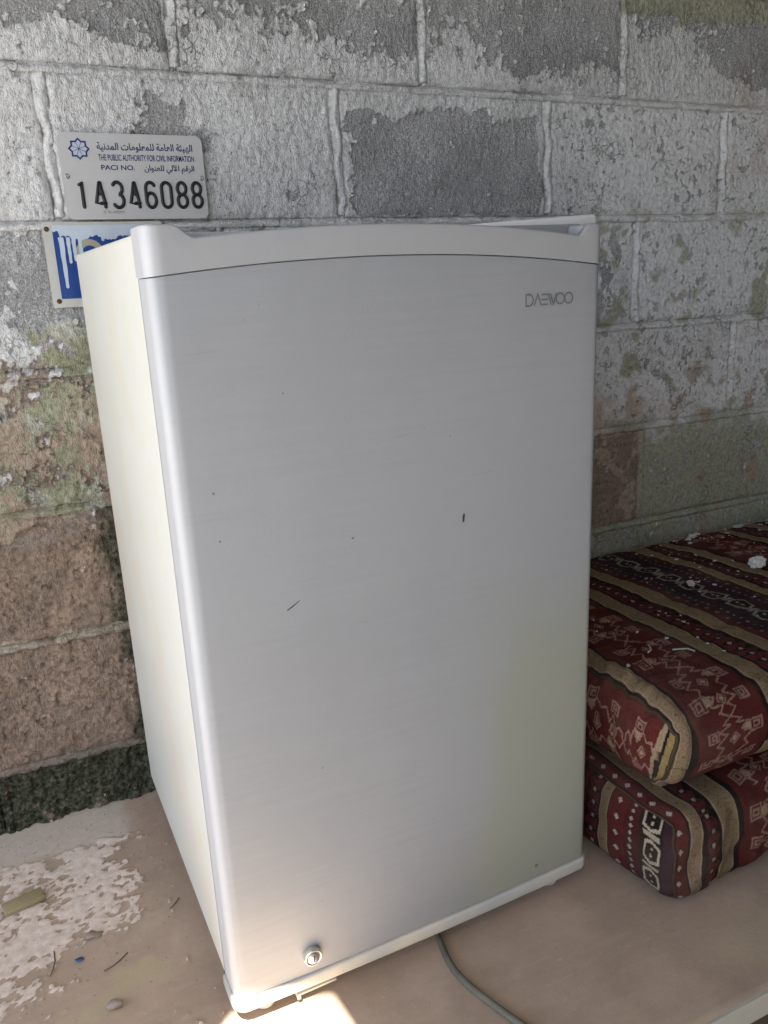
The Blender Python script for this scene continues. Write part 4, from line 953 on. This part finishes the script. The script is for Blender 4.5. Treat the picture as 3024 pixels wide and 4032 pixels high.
# strips of pale thread
for (x, y, rz, L_) in ((0.832, -0.476, 2.0, 0.030), (0.765, -0.455, 0.3, 0.030)):
    zz = [(x + L_ * t * math.cos(rz + 0.5 * t), y + L_ * t * math.sin(rz + 0.5 * t)) for t in (0, .33, .66, 1)]
    o = obj('thread', tube('thread', [(a, b, drop(a, b) + 0.0012) for a, b in zz], 0.0010, 6), M_FLAKE); tag(o, 'short pale thread lying on the red field of the upper cushion', 'thread', 'threads on the upper cushion')
# bits on the ledge
fo = obj('foam_strip', box_mesh('foam_strip', -0.026, 0.026, -0.011, 0.011, 0, 0.008, 0.0012), simple('yellow_foam', (0.34, 0.285, 0.16), 0.9, 0.1, 0.4, 60)); fo.location = (-0.081, -0.184, 0.0012); fo.rotation_euler = (0.06, 0, 0.22)
tag(fo, 'flat yellowish strip of foam lying on the sandy left part of the ledge', 'foam strip')
bc = obj('plastic_chip', chip_mesh('plastic_chip', 0.0055, 3, 0.0015), simple('blue_plastic', (0.03, 0.11, 0.24), 0.5, 0.4)); bc.location = (-0.021, -0.328, 0.0008); tag(bc, 'tiny blue plastic chip on the dusty ledge', 'chip')
st = obj('plaster_lump', chip_mesh('plaster_lump', 0.0115, 9, 0.006, 0.003), simple('plaster_pale', (0.42, 0.35, 0.28), 0.95, 0.1, 0.4, 150)); st.location = (0.008, -0.421, 0.0004); tag(st, 'pale broken lump of plaster on the brown part of the ledge', 'plaster lump')
sh = obj('plaster_flake', chip_mesh('plaster_flake', 0.012, 12, 0.0016, 0.004), simple('plaster_flake_tan', (0.40, 0.32, 0.25), 0.95, 0.1, 0.4, 150)); sh.location = (-0.001, -0.294, 0.0008); tag(sh, 'curled tan flake of plaster at the rim of the sandy crust', 'plaster flake')
M_TWIG = simple('twig_brown', (0.17, 0.12, 0.085), 0.9, 0.1)
for (x, y, rz, L_) in ((-0.05, -0.318, 1.25, 0.042), (0.020, -0.355, 0.35, 0.035), (0.105, -0.285, 0.6, 0.020)):
    o = obj('twig', tube('twig', [(L_ * (t - .5) * math.cos(0.25 * t), L_ * (t - .5) * math.sin(0.3 * t), 0.0009) for t in (0, .3, .6, 1)], 0.0008, 6), M_TWIG); o.location = (x, y, 0.0006); o.rotation_euler = (0, 0, rz)
    tag(o, 'thin dry twig lying on the dusty ledge beside the fridge', 'twig', 'twigs on the ledge')
# grit: nobody could count it
gv = []; gf = []; rg = random.Random(33)
def grit(x, y, s, z=0.0):
    o = len(gv); h_ = s * rg.uniform(0.5, 1.0); n = 5; a0 = rg.uniform(0, 6)
    for k in range(n):
        a = a0 + 2 * math.pi * k / n; gv.append((x + s * math.cos(a) * rg.uniform(.6, 1.1), y + s * math.sin(a) * rg.uniform(.6, 1.1), z))
    gv.append((x + s * rg.uniform(-.2, .2), y + s * rg.uniform(-.2, .2), z + h_))
    for k in range(n): gf.append((o + k, o + (k + 1) % n, o + n))
for k in range(800):
    x, y = rg.uniform(-0.2, 0.13), -abs(rg.gauss(0, 0.22)) - 0.02
    if y > -0.74: grit(x, y, rg.choice((0.0005, 0.0007, 0.0009, 0.0014)))
for k in range(220):
    x, y = rg.uniform(0.13, 1.0), rg.uniform(-0.75, -0.50); grit(x, y, rg.choice((0.0005, 0.0007, 0.0011)))
gr = obj('grit', mesh('grit', gv, gf), simple('grit_tan', (0.36, 0.29, 0.23), 0.95, 0.1, 0.5, 300), None, False); tag(gr, 'scattered sand grit and crumbs lying over the ledge', 'grit', kind='stuff')
